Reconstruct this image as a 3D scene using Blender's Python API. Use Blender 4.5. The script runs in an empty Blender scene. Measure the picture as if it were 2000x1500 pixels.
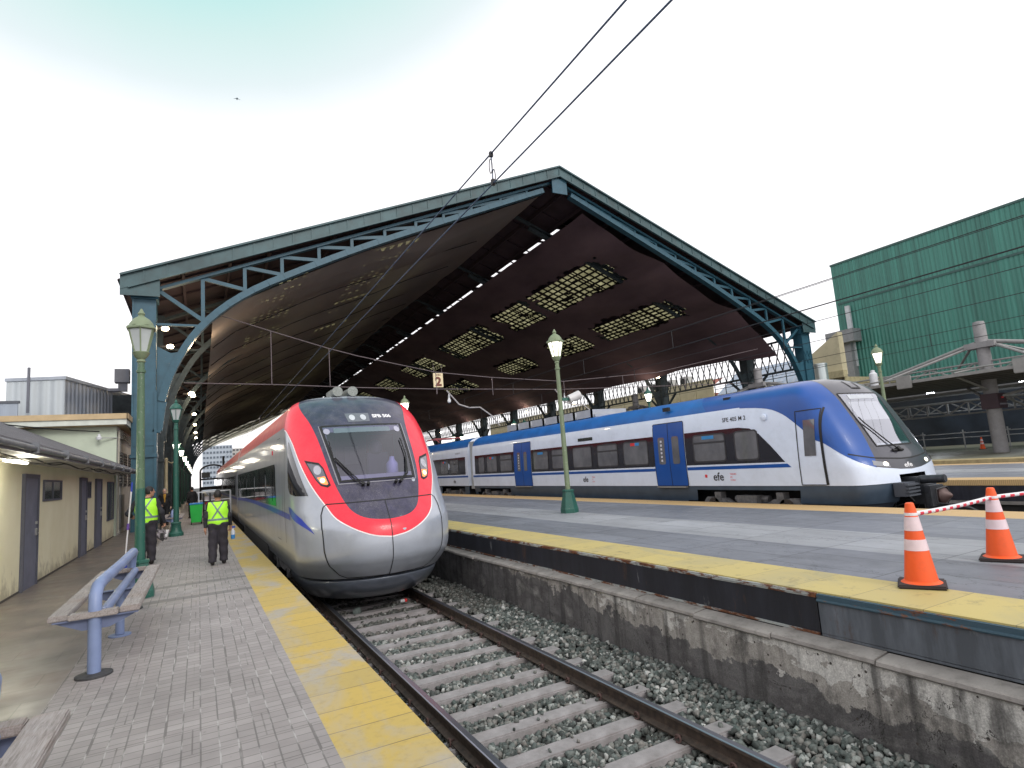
import bpy, bmesh, math, random
import numpy as np
from mathutils import Vector, Matrix
from mathutils.geometry import delaunay_2d_cdt
random.seed(7); rng = np.random.default_rng(7)
SC = bpy.context.scene; COL = SC.collection; PI = math.pi

# ------------------------------------------------------------------ camera, sky, light
EYE = 1.72
cd = bpy.data.cameras.new('camera'); cam = bpy.data.objects.new('camera', cd); COL.objects.link(cam)
cd.sensor_width = 36; cd.lens = 36*1155/2000; cd.clip_start = .05; cd.clip_end = 3000
cam.matrix_world = Matrix(((.8835474, .0052903, -.4683119, 0), (-.462276, -.1505613, -.8738605, 0), (-.0751326, .9885865, -.1305824, EYE), (0, 0, 0, 1)))
SC.camera = cam
SUN_EL, SUN_ROT = math.radians(32), math.radians(170)
W = bpy.data.worlds.new('World'); SC.world = W; W.use_nodes = True
wt = W.node_tree; wt.nodes.clear()
def wn(t, **k):
    n = wt.nodes.new(t)
    for a, b in k.items(): setattr(n, a, b)
    return n
sky = wn('ShaderNodeTexSky', sky_type='NISHITA', sun_disc=False, sun_elevation=SUN_EL, sun_rotation=SUN_ROT)
geo = wn('ShaderNodeTexCoord'); dot = wn('ShaderNodeVectorMath', operation='DOT_PRODUCT'); dot.inputs[1].default_value = (-.02, .53, .847)
wnoi = wn('ShaderNodeTexNoise'); wnoi.inputs['Scale'].default_value = 2.2; wnoi.inputs['Detail'].default_value = 6
wadd = wn('ShaderNodeMath', operation='MULTIPLY_ADD'); wadd.inputs[1].default_value = .035
wrmp = wn('ShaderNodeValToRGB')
e = wrmp.color_ramp.elements
e[0].position = .868; e[0].color = (9.6, 9.35, 9.5, 1); e[1].position = .962; e[1].color = (3.4, 6.0, 5.8, 1)
for p_, c_ in ((.885, (7.4, 7.6, 7.9, 1)), (.905, (5.9, 6.6, 6.7, 1)), (.93, (4.9, 6.3, 6.15, 1))): q_ = e.new(p_); q_.color = c_
wmix = wn('ShaderNodeMix', data_type='RGBA'); wmix.inputs[0].default_value = .93
wbg = wn('ShaderNodeBackground'); wbg.inputs[1].default_value = .105
wout = wn('ShaderNodeOutputWorld'); L = wt.links.new
L(geo.outputs['Generated'], dot.inputs[0]); L(geo.outputs['Generated'], wnoi.inputs['Vector'])
wsub = wn('ShaderNodeMath', operation='SUBTRACT'); wsub.inputs[1].default_value = .5
L(wnoi.outputs[0], wsub.inputs[0]); L(wsub.outputs[0], wadd.inputs[0]); L(dot.outputs['Value'], wadd.inputs[2])
L(wadd.outputs[0], wrmp.inputs[0]); L(sky.outputs[0], wmix.inputs[6]); L(wrmp.outputs[0], wmix.inputs[7])
L(wmix.outputs[2], wbg.inputs[0]); L(wbg.outputs[0], wout.inputs[0])
sl = bpy.data.lights.new('sun', 'SUN'); sl.energy = .9; sl.angle = math.radians(18); sl.color = (1, .96, .9)
so = bpy.data.objects.new('sun', sl); COL.objects.link(so)
so.rotation_euler = Vector((.18*.85, -.97*.85, .53)).to_track_quat('Z', 'Y').to_euler()
vs = SC.view_settings; vs.view_transform = 'Standard'; vs.look = 'None'; vs.exposure = 0.5; vs.gamma = 1; vs.use_curve_mapping = False
SC.cycles.max_bounces = 6; SC.cycles.transparent_max_bounces = 12; SC.cycles.caustics_reflective = False; SC.cycles.caustics_refractive = False

# ------------------------------------------------------------------ materials
class NT:
    def __init__(s, name):
        s.m = bpy.data.materials.new(name); s.m.use_nodes = True; s.t = s.m.node_tree
        s.b = s.t.nodes['Principled BSDF']; s.out = s.t.nodes['Material Output']; s._c = None
    def n(s, t, **k):
        x = s.t.nodes.new(t)
        for a, b in k.items(): setattr(x, a, b)
        return x
    def ln(s, a, b): s.t.links.new(a, b)
    def co(s):
        if s._c is None: s._c = s.n('ShaderNodeTexCoord').outputs['Object']
        return s._c
    def vec(s, sc=(1, 1, 1), rot=(0, 0, 0), loc=(0, 0, 0)):
        m = s.n('ShaderNodeMapping'); m.inputs['Scale'].default_value = sc; m.inputs['Rotation'].default_value = rot; m.inputs['Location'].default_value = loc
        s.ln(s.co(), m.inputs[0]); return m.outputs[0]
    def noise(s, scale, detail=4, v=None, rough=.55, dist=0):
        n = s.n('ShaderNodeTexNoise'); n.inputs['Scale'].default_value = scale; n.inputs['Detail'].default_value = detail
        n.inputs['Roughness'].default_value = rough; n.inputs['Distortion'].default_value = dist
        s.ln(v if v is not None else s.co(), n.inputs['Vector']); return n.outputs[0]
    def ramp(s, f, stops, interp='LINEAR'):
        r = s.n('ShaderNodeValToRGB'); r.color_ramp.interpolation = interp; E = r.color_ramp.elements
        def c4(c): return (c, c, c, 1) if isinstance(c, (int, float)) else (*c, 1)
        E[0].position, E[0].color = stops[0][0], c4(stops[0][1]); E[1].position, E[1].color = stops[-1][0], c4(stops[-1][1])
        for p, c in stops[1:-1]: q = E.new(p); q.color = c4(c)
        s.ln(f, r.inputs[0]); return r.outputs[0]
    def mix(s, f, a, b, mode='MIX'):
        m = s.n('ShaderNodeMix', data_type='RGBA', blend_type=mode)
        for i, x in ((0, f), (6, a), (7, b)):
            if hasattr(x, 'is_output'): s.ln(x, m.inputs[i])
            elif i == 0: m.inputs[0].default_value = x
            else: m.inputs[i].default_value = (*x, 1) if not isinstance(x, (int, float)) else (x, x, x, 1)
        return m.outputs[2]
    def math(s, op, a, b=0, c=None):
        m = s.n('ShaderNodeMath', operation=op)
        for i, x in enumerate((a, b) if c is None else (a, b, c)):
            if hasattr(x, 'is_output'): s.ln(x, m.inputs[i])
            else: m.inputs[i].default_value = x
        return m.outputs[0]
    def brick(s, v, w, h, mort, c1, c2, cm, off=0., smooth=.1):
        b = s.n('ShaderNodeTexBrick'); b.offset = off; b.inputs['Scale'].default_value = 1
        b.inputs['Brick Width'].default_value = w; b.inputs['Row Height'].default_value = h; b.inputs['Mortar Size'].default_value = mort
        b.inputs['Mortar Smooth'].default_value = smooth
        for k, c in (('Color1', c1), ('Color2', c2), ('Mortar', cm)): b.inputs[k].default_value = (*c, 1)
        s.ln(v, b.inputs[0]); return b
    def bump(s, h, strength=.3, dist=.01):
        b = s.n('ShaderNodeBump'); b.inputs['Strength'].default_value = strength; b.inputs['Distance'].default_value = dist
        s.ln(h, b.inputs['Height']); s.ln(b.outputs[0], s.b.inputs['Normal'])
    def set(s, **k):
        for a, x in k.items():
            i = s.b.inputs[a.replace('_', ' ')]
            if hasattr(x, 'is_output'): s.ln(x, i)
            else: i.default_value = (*x, 1) if isinstance(x, tuple) else x
        return s
def g3(c, k): return tuple(min(1, x*k) for x in c)
MATS = {}
def mat(name, c, rough=.6, metal=0., var=.12, sc=3., bump=0., bsc=60, coat=0., emit=0., ecol=None, streak=False, dirt=0., dust=0.):
    if name in MATS: return MATS[name]
    n = NT(name)
    v = n.vec((1, 1, .12)) if streak else None
    f = n.noise(sc, 6, v)
    col = n.mix(n.ramp(f, [(.3, 0.), (.7, 1.)]), g3(c, 1-var), g3(c, 1+var))
    if dirt:
        col = n.mix(n.ramp(n.noise(sc*2.3, 8, rough=.7), [(.5, 0.), (.72, dirt)]), col, (.05, .045, .04))
    if dust:
        dn = n.math('MULTIPLY', n.ramp(n.noise(2.2, 7, n.vec((1.4, 1.4, .5)), rough=.7), [(.38, 0.), (.72, 1.)]), n.ramp(n.noise(75, 4, n.vec((1, 1, .45)), rough=.7), [(.42, .15), (.66, 1.)]))
        col = n.mix(n.math('MULTIPLY', dn, dust), col, (.42, .40, .40))
    n.set(Base_Color=col, Roughness=rough, Metallic=metal)
    if rough < .5: n.set(Roughness=n.math('MULTIPLY_ADD', n.noise(sc*4, 4), .16, rough-.06))
    if coat: n.set(Coat_Weight=coat); n.set(Coat_Roughness=.06)
    if bump: n.bump(n.noise(bsc, 4), bump, .01)
    if emit: n.set(Emission_Color=ecol or c, Emission_Strength=emit)
    MATS[name] = n.m; return n.m
def glassmat(name, tint, alpha, rough=.05):
    n = NT(name); n.t.nodes.remove(n.b)
    gl = n.n('ShaderNodeBsdfGlossy'); gl.inputs['Roughness'].default_value = rough; gl.inputs['Color'].default_value = (.9, .92, 1, 1)
    tr = n.n('ShaderNodeBsdfTransparent'); tr.inputs[0].default_value = (*tint, 1)
    fr = n.n('ShaderNodeFresnel'); fr.inputs[0].default_value = 1.5
    f = n.math('ADD', fr.outputs[0], alpha)
    mx = n.n('ShaderNodeMixShader'); n.ln(f, mx.inputs[0]); n.ln(tr.outputs[0], mx.inputs[1]); n.ln(gl.outputs[0], mx.inputs[2]); n.ln(mx.outputs[0], n.out.inputs[0])
    return n.m

def xy(n): return n.co()
# paving of small blocks
def m_blocks():
    n = NT('block_paving'); v = n.co()
    a = n.brick(v, .113, .113, .0045, (.285, .26, .258), (.345, .318, .315), (.175, .16, .158))
    d = n.noise(9, 6, n.vec((2.5, .35, 1)))
    light = n.ramp(d, [(.5, (.17, .158, .155)), (.62, (.42, .40, .395))])
    la = n.math('SUBTRACT', 1, n.brick(n.vec((1, 1, 1), loc=(0, 0, 0)), .113, 3.1, .006, (0, 0, 0), (0, 0, 0), (1, 1, 1)).outputs['Fac'])
    c = n.mix(n.brick(v, .113, 50, .0055, (0, 0, 0), (0, 0, 0), (1, 1, 1)).outputs['Fac'], a.outputs['Color'], light)
    big = n.brick(n.vec(loc=(.05, .3, 0)), .452, .452, .005, (0, 0, 0), (0, 0, 0), (1, 1, 1), off=.37)
    c = n.mix(n.math('MULTIPLY', big.outputs['Fac'], n.ramp(n.noise(1.3, 3), [(.4, .1), (.6, .75)])), c, (.12, .11, .105))
    # two dark transverse bands of flat setts, repeated down the platform
    y = n.n('ShaderNodeSeparateXYZ'); n.ln(v, y.inputs[0]); yy = y.outputs[1]
    def band(y0, w): return n.math('LESS_THAN', n.math('ABSOLUTE', n.math('SUBTRACT', yy, y0)), w)
    b = n.math('MAXIMUM', n.math('MAXIMUM', band(12.45, .13), band(11.0, .13)), n.math('MAXIMUM', band(25.1, .15), band(22.8, .15)))
    c = n.mix(n.math('MULTIPLY', b, .55), c, (.12, .115, .115))
    st = n.ramp(n.noise(.9, 7, rough=.65), [(.35, .80), (.7, 1.12)])
    c = n.mix(1., c, st, 'MULTIPLY')
    c = n.mix(n.ramp(n.noise(26, 3), [(.66, 0.), (.74, .5)]), c, (.16, .15, .145))
    n.set(Base_Color=c, Roughness=.72); n.bump(n.mix(.35, a.outputs['Fac'], n.noise(120, 3)), -.35, .004); return n.m
def m_walkway():
    n = NT('walkway_tiles'); v = n.co()
    a = n.brick(n.vec(), .9, .45, .006, (.16, .135, .12), (.20, .17, .155), (.07, .062, .058), off=.5)
    st = n.ramp(n.noise(1.1, 6), [(.35, (.105, .105, .10)), (.55, (.17, .145, .13)), (.75, (.19, .13, .11))])
    c = n.mix(.5, a.outputs['Color'], st)
    n.set(Base_Color=c, Roughness=n.ramp(n.noise(2.2, 5), [(.3, .28), (.7, .55)])); n.bump(a.outputs['Fac'], -.25, .003); return n.m
def m_yellow():
    n = NT('yellow_edge_tiles'); v = n.co()
    a = n.brick(v, 5, .40, .005, (.52, .37, .09), (.44, .33, .11), (.15, .12, .06))
    g = n.ramp(n.noise(.9, 7, n.vec((1.6, .8, 1), loc=(3, 1.5, 0)), rough=.6, dist=.6), [(.46, 0.), (.62, .85)])
    c = n.mix(g, a.outputs['Color'], (.36, .34, .32))
    c = n.mix(n.ramp(n.noise(14, 6, rough=.7), [(.5, 0.), (.8, .5)]), c, (.25, .19, .08))
    n.set(Base_Color=c, Roughness=.62); n.bump(n.mix(.3, a.outputs['Fac'], n.noise(90, 3)), -.3, .004); return n.m
def m_yellow2():
    n = NT('island_yellow_tiles'); v = n.co()
    a = n.brick(n.vec(loc=(0, .2, 0)), 5, .62, .004, (.52, .42, .15), (.46, .375, .155), (.24, .20, .10))
    g = n.ramp(n.noise(1.4, 7, n.vec((1, .6, 1), loc=(9, 0, 0)), dist=1.2), [(.50, 0.), (.66, .6)])
    c = n.mix(g, a.outputs['Color'], (.36, .32, .18)); c = n.mix(n.ramp(n.noise(5, 7, rough=.75), [(.56, 0.), (.66, .6)]), c, (.19, .16, .09))
    n.set(Base_Color=c, Roughness=.6); n.bump(n.noise(90, 3), .2, .004); return n.m
def m_slabs(name, c, k=1.):
    n = NT(name); v = n.co()
    a = n.brick(n.vec(loc=(.15, .4, 0)), .7, 1.4, .008, g3(c, .90), g3(c, 1.10), g3(c, .36), off=.5, smooth=.15)
    st = n.ramp(n.noise(.7, 7, n.vec((1.5, .5, 1)), rough=.62), [(.3, .78), (.7, 1.15)])
    cc = n.mix(1., a.outputs['Color'], st, 'MULTIPLY')
    cc = n.mix(n.ramp(n.noise(30, 4), [(.62, 0.), (.75, .35)]), cc, g3(c, 1.7))
    gum = n.n('ShaderNodeTexVoronoi'); gum.inputs['Scale'].default_value = 2.3; n.ln(n.co(), gum.inputs['Vector'])
    cc = n.mix(n.math('MULTIPLY', n.math('LESS_THAN', gum.outputs['Distance'], .05), .6), cc, g3(c, .5))
    ck = n.math('LESS_THAN', n.math('ABSOLUTE', n.math('SUBTRACT', n.noise(.45, 8, n.vec((1, .5, 1), loc=(2, 1, 0)), rough=.62, dist=.8), .5)), .0016)
    cc = n.mix(n.math('MULTIPLY', ck, .8), cc, g3(c, .3))
    cc = n.mix(n.ramp(n.noise(2.4, 7, n.vec((1, .7, 1)), rough=.7), [(.55, 0.), (.7, .35)]), cc, g3(c, .55))
    n.set(Base_Color=cc, Roughness=n.ramp(n.noise(3, 4), [(.3, .42), (.7, .65)])); n.bump(n.mix(.3, a.outputs['Fac'], n.noise(150, 3)), -.2, .003); return n.m
def m_tactile():
    n = NT('tactile_strip'); v = n.co()
    a = n.brick(v, .045, .045, .008, (.70, .47, .22), (.66, .44, .20), (.46, .30, .13))
    c = n.mix(n.ramp(n.noise(3, 5), [(.4, 0.), (.7, .4)]), a.outputs['Color'], (.5, .36, .2))
    n.set(Base_Color=c, Roughness=.6); n.bump(a.outputs['Fac'], -.6, .005); return n.m
def m_wall():
    n = NT('old_concrete'); v = n.co()
    big = n.noise(.85, 9, n.vec((1, .8, 1.5), loc=(0, 2.3, 0)), rough=.62, dist=.5)
    c = n.ramp(big, [(.36, (.055, .053, .055)), (.47, (.14, .135, .135)), (.56, (.085, .08, .082)), (.66, (.24, .235, .225)), (.8, (.15, .148, .145))])
    # sound old plaster: pale, ragged lower edge, denser near the coping
    sp = n.n('ShaderNodeSeparateXYZ'); n.ln(v, sp.inputs[0])
    top = n.math('MULTIPLY_ADD', sp.outputs[2], .95, .80)
    near = n.math('MULTIPLY_ADD', sp.outputs[1], -.045, .30)
    k = n.math('ADD', n.math('ADD', n.noise(1.5, 9, n.vec((1, 1, 1.2)), rough=.62), top), near)
    c = n.mix(n.ramp(k, [(.94, 0.), (.955, 1.)]), c, n.ramp(n.noise(12, 6), [(.3, (.25, .235, .215)), (.7, (.37, .35, .325))]))
    k2 = n.math('ADD', n.math('ADD', n.noise(2.1, 9, n.vec((1, 1.1, 1.7), loc=(0, 7, 0)), rough=.6), top), near)
    c = n.mix(n.ramp(k2, [(1.13, 0.), (1.14, 1.)]) if False else n.math('GREATER_THAN', k2, 1.10), c, n.ramp(n.noise(16, 6), [(.3, (.42, .41, .39)), (.7, (.60, .59, .56))]))
    strk = n.ramp(n.noise(3.2, 6, n.vec((1, 1.6, .10)), rough=.6), [(.50, 0.), (.66, .8)])
    c = n.mix(strk, c, (.035, .034, .033))
    pits = n.n('ShaderNodeTexVoronoi'); pits.inputs['Scale'].default_value = 9; n.ln(v, pits.inputs['Vector'])
    c = n.mix(n.math('LESS_THAN', pits.outputs['Distance'], .11), c, (.06, .05, .045))
    cn_ = n.noise(.8, 7, n.vec((1, 1, .8), loc=(0, 4, 0)), rough=.62, dist=.9)
    crack = n.math('MULTIPLY', n.math('LESS_THAN', n.math('ABSOLUTE', n.math('SUBTRACT', cn_, .50)), .0022), n.math('GREATER_THAN', n.noise(1.3, 2), .5))
    c = n.mix(n.math('MULTIPLY', crack, .9), c, (.02, .018, .017))
    c = n.mix(n.ramp(n.noise(2.6, 9, n.vec((1, 1, .6), loc=(0, 11, 0)), rough=.75), [(.52, 0.), (.62, .6)]), c, (.045, .043, .042))
    c = n.mix(1., c, n.ramp(n.noise(70, 5, rough=.8), [(.3, .68), (.7, 1.60)]), 'MULTIPLY')
    n.set(Base_Color=c, Roughness=.92)
    h = n.mix(.5, n.mix(.5, n.noise(45, 6, rough=.8), n.noise(6, 6)), n.math('GREATER_THAN', k2, 1.10)); n.bump(h, .75, .03); return n.m
def m_rust(name, base, amt):
    n = NT(name)
    k = n.noise(5, 8, n.vec((1, .7, 3)), rough=.7)
    c = n.mix(n.ramp(k, [(.5-amt, 0.), (.56-amt, 1.)]), base, n.ramp(n.noise(30, 5), [(.3, (.06, .022, .012)), (.7, (.20, .075, .03))]))
    n.set(Base_Color=c, Roughness=.75); n.bump(k, .5, .01); return n.m
def m_panel(name, c):
    n = NT(name)
    s = n.noise(3.2, 8, n.vec((1, 1.4, .25)), rough=.7)
    col = n.mix(n.ramp(s, [(.4, 0.), (.75, 1.)]), c, g3(c, 2.2))
    col = n.mix(n.ramp(n.noise(22, 5, n.vec((1, .35, .12), rot=(.3, 0, 0))), [(.66, 0.), (.72, .5)]), col, (.25, .26, .27))
    col = n.mix(n.math('MULTIPLY', n.ramp(n.noise(4, 8, n.vec((1, 1, .3)), rough=.75), [(.60, 0.), (.68, .6)]), 1), col, (.075, .04, .025))
    n.set(Base_Color=col, Roughness=.5); n.bump(n.noise(20, 3), .1, .01); return n.m
def m_sleeper():
    n = NT('sleeper_concrete')
    c = n.ramp(n.noise(5, 8, rough=.7), [(.3, (.20, .19, .19)), (.7, (.34, .32, .325))])
    c = n.mix(n.ramp(n.noise(1.8, 4), [(.5, 0.), (.8, .6)]), c, (.15, .12, .105))
    n.set(Base_Color=c, Roughness=.9); n.bump(n.noise(60, 6), .5, .006); return n.m
def m_rock():
    n = NT('ballast_stone'); a = n.n('ShaderNodeAttribute', attribute_name='rnd')
    s = n.n('ShaderNodeSeparateColor'); n.ln(a.outputs['Color'], s.inputs[0])
    c = n.ramp(s.outputs[0], [(0., (.035, .042, .04)), (.3, (.09, .115, .108)), (.55, (.155, .175, .165)), (.75, (.21, .20, .185)), (.9, (.30, .33, .31)), (1., (.55, .55, .53))])
    c = n.mix(1., c, n.ramp(n.noise(35, 5), [(.3, .65), (.7, 1.25)]), 'MULTIPLY')
    c = n.mix(s.outputs[1], c, (.055, .045, .037)); n.set(Base_Color=c, Roughness=.85); n.bump(n.noise(110, 4), .5, .004); return n.m
def m_rail(name='rail_steel'):
    n = NT(name)
    g = n.n('ShaderNodeNewGeometry'); s = n.n('ShaderNodeSeparateXYZ'); n.ln(g.outputs['Position'], s.inputs[0])
    top = n.math('GREATER_THAN', s.outputs[2], -.7225)
    c = n.mix(top, n.ramp(n.noise(14, 6), [(.3, (.028, .02, .016)), (.7, (.085, .06, .045))]), (.27, .28, .33))
    n.set(Base_Color=c, Metallic=n.math('MULTIPLY', top, .9), Roughness=n.math('MULTIPLY_ADD', top, -.5, .78)); return n.m
def m_corr(name, c, w=.35, ax=1, vary=.25, rough=.55, bs=.9):
    n = NT(name); s = n.n('ShaderNodeSeparateXYZ'); n.ln(n.co(), s.inputs[0]); y = s.outputs[ax]
    w1 = n.math('SINE', n.math('MULTIPLY', y, 2*PI/w))
    mp = (1, 1, .02)
    st = n.noise(1.3 if w < .5 else .8, 5, n.vec((2.2, 2.2, .03)), rough=.7)
    c1 = n.mix(n.ramp(st, [(.3, 0.), (.7, 1.)]), g3(c, 1-vary), g3(c, 1+vary))
    n.set(Base_Color=c1, Roughness=rough); n.bump(w1, bs, .05); return n.m
def m_wood():
    n = NT('weathered_wood')
    g = n.noise(7, 8, n.vec((9, .7, 9)), rough=.7, dist=.8)
    c = n.ramp(g, [(.28, (.13, .11, .10)), (.5, (.30, .27, .26)), (.72, (.42, .39, .385))])
    c = n.mix(n.ramp(n.noise(2, 3), [(.5, 0.), (.8, .5)]), c, (.26, .17, .12)); n.set(Base_Color=c, Roughness=.8); n.bump(g, .5, .006); return n.m
def m_chip(name, c, under, lo=.6, scl=22, rough=.45):
    n = NT(name)
    k = n.noise(scl, 5, n.vec((1, 1, .7)), rough=.65)
    col = n.mix(n.ramp(n.noise(3, 5), [(.3, 0.), (.7, 1.)]), g3(c, .85), g3(c, 1.15))
    col = n.mix(n.ramp(k, [(lo, 0.), (lo+.03, 1.)]), col, under); n.set(Base_Color=col, Roughness=rough); n.bump(k, .2, .004); return n.m
def m_cloth(name='shade_net'):
    n = NT(name); n.t.nodes.remove(n.b)
    k = n.ramp(n.noise(.18, 6, n.vec((1, .4, 1))), [(.3, (.20, .165, .155)), (.7, (.36, .30, .275))])
    d = n.n('ShaderNodeBsdfDiffuse'); n.ln(k, d.inputs[0]); t = n.n('ShaderNodeBsdfTransparent'); t.inputs[0].default_value = (.95, .93, .78, 1)
    tl = n.n('ShaderNodeBsdfTranslucent'); tl.inputs[0].default_value = (.22, .20, .17, 1)
    a = n.n('ShaderNodeAddShader'); n.ln(d.outputs[0], a.inputs[0]); n.ln(tl.outputs[0], a.inputs[1])
    m = n.n('ShaderNodeMixShader'); m.inputs[0].default_value = .42; n.ln(a.outputs[0], m.inputs[1]); n.ln(t.outputs[0], m.inputs[2]); n.ln(m.outputs[0], n.out.inputs[0]); return n.m
def m_skylight():
    n = NT('dirty_skylight'); n.t.nodes.remove(n.b)
    d = n.n('ShaderNodeBsdfTranslucent'); d.inputs[0].default_value = (.38, .36, .24, 1)
    t = n.n('ShaderNodeBsdfTransparent'); n.ln(n.ramp(n.noise(1.2, 5), [(.3, (.30, .295, .22)), (.7, (.60, .59, .46))]), t.inputs[0])
    m = n.n('ShaderNodeMixShader'); m.inputs[0].default_value = .7; n.ln(d.outputs[0], m.inputs[1]); n.ln(t.outputs[0], m.inputs[2]); n.ln(m.outputs[0], n.out.inputs[0]); return n.m
def m_stone():
    n = NT('rusticated_stone')
    a = n.brick(n.vec(rot=(0, 0, PI/2)), 1., 1., .02, (1, 1, 1), (1, 1, 1), (1, 1, 1))
    s = n.n('ShaderNodeSeparateXYZ'); n.ln(n.co(), s.inputs[0]); cb = n.n('ShaderNodeCombineXYZ'); n.ln(s.outputs[1], cb.inputs[0]); n.ln(s.outputs[2], cb.inputs[1])
    b = n.brick(cb.outputs[0], 1.3, .42, .06, (.42, .36, .20), (.33, .27, .15), (.09, .07, .045), off=.5, smooth=.4)
    c = n.mix(n.ramp(n.noise(2.5, 6), [(.4, 0.), (.75, .6)]), b.outputs['Color'], (.10, .08, .05)); n.set(Base_Color=c, Roughness=.85); n.bump(b.outputs['Fac'], -.8, .05); return n.m

# ------------------------------------------------------------------ mesh building
class MB:
    def __init__(s): s.v = []; s.f = []; s.mi = []; s.sm = []
    def add(s, vs, fs, mi=0, smooth=False):
        o = len(s.v); s.v += [tuple(map(float, p)) for p in vs]
        for f in fs: s.f.append([o+i for i in f]); s.mi.append(mi); s.sm.append(smooth)
        return s
    def box(s, x0, x1, y0, y1, z0, z1, mi=0):
        return s.add([(x0, y0, z0), (x1, y0, z0), (x1, y1, z0), (x0, y1, z0), (x0, y0, z1), (x1, y0, z1), (x1, y1, z1), (x0, y1, z1)],
                     [(0, 3, 2, 1), (4, 5, 6, 7), (0, 1, 5, 4), (1, 2, 6, 5), (2, 3, 7, 6), (3, 0, 4, 7)], mi)
    def beam(s, p, q, w, h, up=(0, 0, 1), mi=0):
        p, q = Vector(p), Vector(q); d = (q-p); 
        if d.length < 1e-6: return s
        d.normalize(); u = Vector(up)
        if abs(d.dot(u)) > .98: u = Vector((0, 1, 0))
        a = d.cross(u).normalized()*(w/2); b = a.cross(d).normalized()*(h/2)
        vs = [c+sx*a+sy*b for c in (p, q) for sx, sy in ((-1, -1), (1, -1), (1, 1), (-1, 1))]
        return s.add(vs, [(0, 1, 2, 3), (7, 6, 5, 4), (0, 4, 5, 1), (1, 5, 6, 2), (2, 6, 7, 3), (3, 7, 4, 0)], mi)
    def tube(s, pts, r, n=8, mi=0, cap=True, smooth=True):
        P = [Vector(p) for p in pts]; R = r if isinstance(r, (list, tuple)) else [r]*len(P); rings = []
        prev = None
        for i, p in enumerate(P):
            t = (P[min(i+1, len(P)-1)]-P[max(i-1, 0)]).normalized()
            u = Vector((0, 0, 1)) if abs(t.z) < .95 else Vector((1, 0, 0))
            if prev is not None: u = prev
            a = t.cross(u).normalized(); b = a.cross(t).normalized(); prev = b
            rings.append([p+R[i]*(math.cos(2*PI*k/n)*a+math.sin(2*PI*k/n)*b) for k in range(n)])
        vs = [v for r_ in rings for v in r_]
        fs = [(i*n+k, i*n+(k+1) % n, (i+1)*n+(k+1) % n, (i+1)*n+k) for i in range(len(P)-1) for k in range(n)]
        s.add(vs, fs, mi, smooth)
        if cap:
            s.add(rings[0], [tuple(range(n))[::-1]], mi); s.add(rings[-1], [tuple(range(n))], mi)
        return s
    def lathe(s, prof, n=16, c=(0, 0, 0), mi=0, smooth=True, rot=0, sq=None):
        vs = []
        for r, z in prof:
            for k in range(n):
                a = 2*PI*k/n+rot; vs.append((c[0]+r*math.cos(a), c[1]+r*math.sin(a), c[2]+z))
        m = len(prof)
        fs = [(i*n+k, i*n+(k+1) % n, (i+1)*n+(k+1) % n, (i+1)*n+k) for i in range(m-1) for k in range(n)]
        fs += [tuple(range(n))[::-1], tuple((m-1)*n+k for k in range(n))]
        return s.add(vs, fs, mi, smooth)
    def prism(s, poly, ax, a0, a1, mi=0, smooth=False):
        # poly: 2D points in the plane across axis ax
        def P(p, a): return (a, p[0], p[1]) if ax == 0 else ((p[0], a, p[1]) if ax == 1 else (p[0], p[1], a))
        n = len(poly); vs = [P(p, a0) for p in poly]+[P(p, a1) for p in poly]
        fs = [(k, (k+1) % n, n+(k+1) % n, n+k) for k in range(n)]
        s.add(vs, fs, mi, smooth); s.add(vs[:n], [tuple(range(n))[::-1]], mi); s.add(vs[n:], [tuple(range(n))], mi); return s
    def build(s, name, mats, parent=None, bevel=0., loc=None, fixn=True):
        me = bpy.data.meshes.new(name); me.from_pydata(s.v, [], s.f)
        if not isinstance(mats, (list, tuple)): mats = [mats]
        for m in mats: me.materials.append(m)
        me.polygons.foreach_set('material_index', s.mi); me.polygons.foreach_set('use_smooth', s.sm); me.update()
        if fixn:
            bm = bmesh.new(); bm.from_mesh(me); bmesh.ops.remove_doubles(bm, verts=bm.verts, dist=1e-5); bmesh.ops.recalc_face_normals(bm, faces=bm.faces)
            if bevel: bmesh.ops.bevel(bm, geom=[e_ for e_ in bm.edges if e_.is_manifold and e_.calc_face_angle(0) > .6], offset=bevel, segments=2, affect='EDGES', clamp_overlap=True)
            bm.to_mesh(me); bm.free()
        if any(s.sm): 
            try: me.set_sharp_from_angle(angle=math.radians(40))
            except Exception: pass
        o = bpy.data.objects.new(name, me); COL.objects.link(o)
        if parent: o.parent = parent
        if loc: o.location = loc
        return o
def npmesh(name, V, Fq, mats, parent=None, smooth=False):
    me = bpy.data.meshes.new(name); k = Fq.shape[1]
    me.vertices.add(len(V)); me.vertices.foreach_set('co', np.asarray(V, np.float32).ravel())
    me.loops.add(Fq.size); me.loops.foreach_set('vertex_index', Fq.astype(np.int32).ravel())
    me.polygons.add(len(Fq)); me.polygons.foreach_set('loop_start', np.arange(0, Fq.size, k, dtype=np.int32))
    if smooth: me.polygons.foreach_set('use_smooth', np.ones(len(Fq), bool))
    if not isinstance(mats, (list, tuple)): mats = [mats]
    for m in mats: me.materials.append(m)
    me.update(calc_edges=True); me.validate()
    o = bpy.data.objects.new(name, me); COL.objects.link(o)
    if parent: o.parent = parent
    return o
def thing(name, label, cat, loc=(0, 0, 0), rz=0, group=None):
    o = bpy.data.objects.new(name, None); COL.objects.link(o); o.location = loc; o.rotation_euler = (0, 0, rz); o.empty_display_size = .2
    return tag(o, label, cat, group)
def tag(o, label, cat, group=None):
    o['label'] = label; o['category'] = cat
    if group: o['group'] = group
    return o
def struct(o, kind='structure'): o['kind'] = kind; return o
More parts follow.
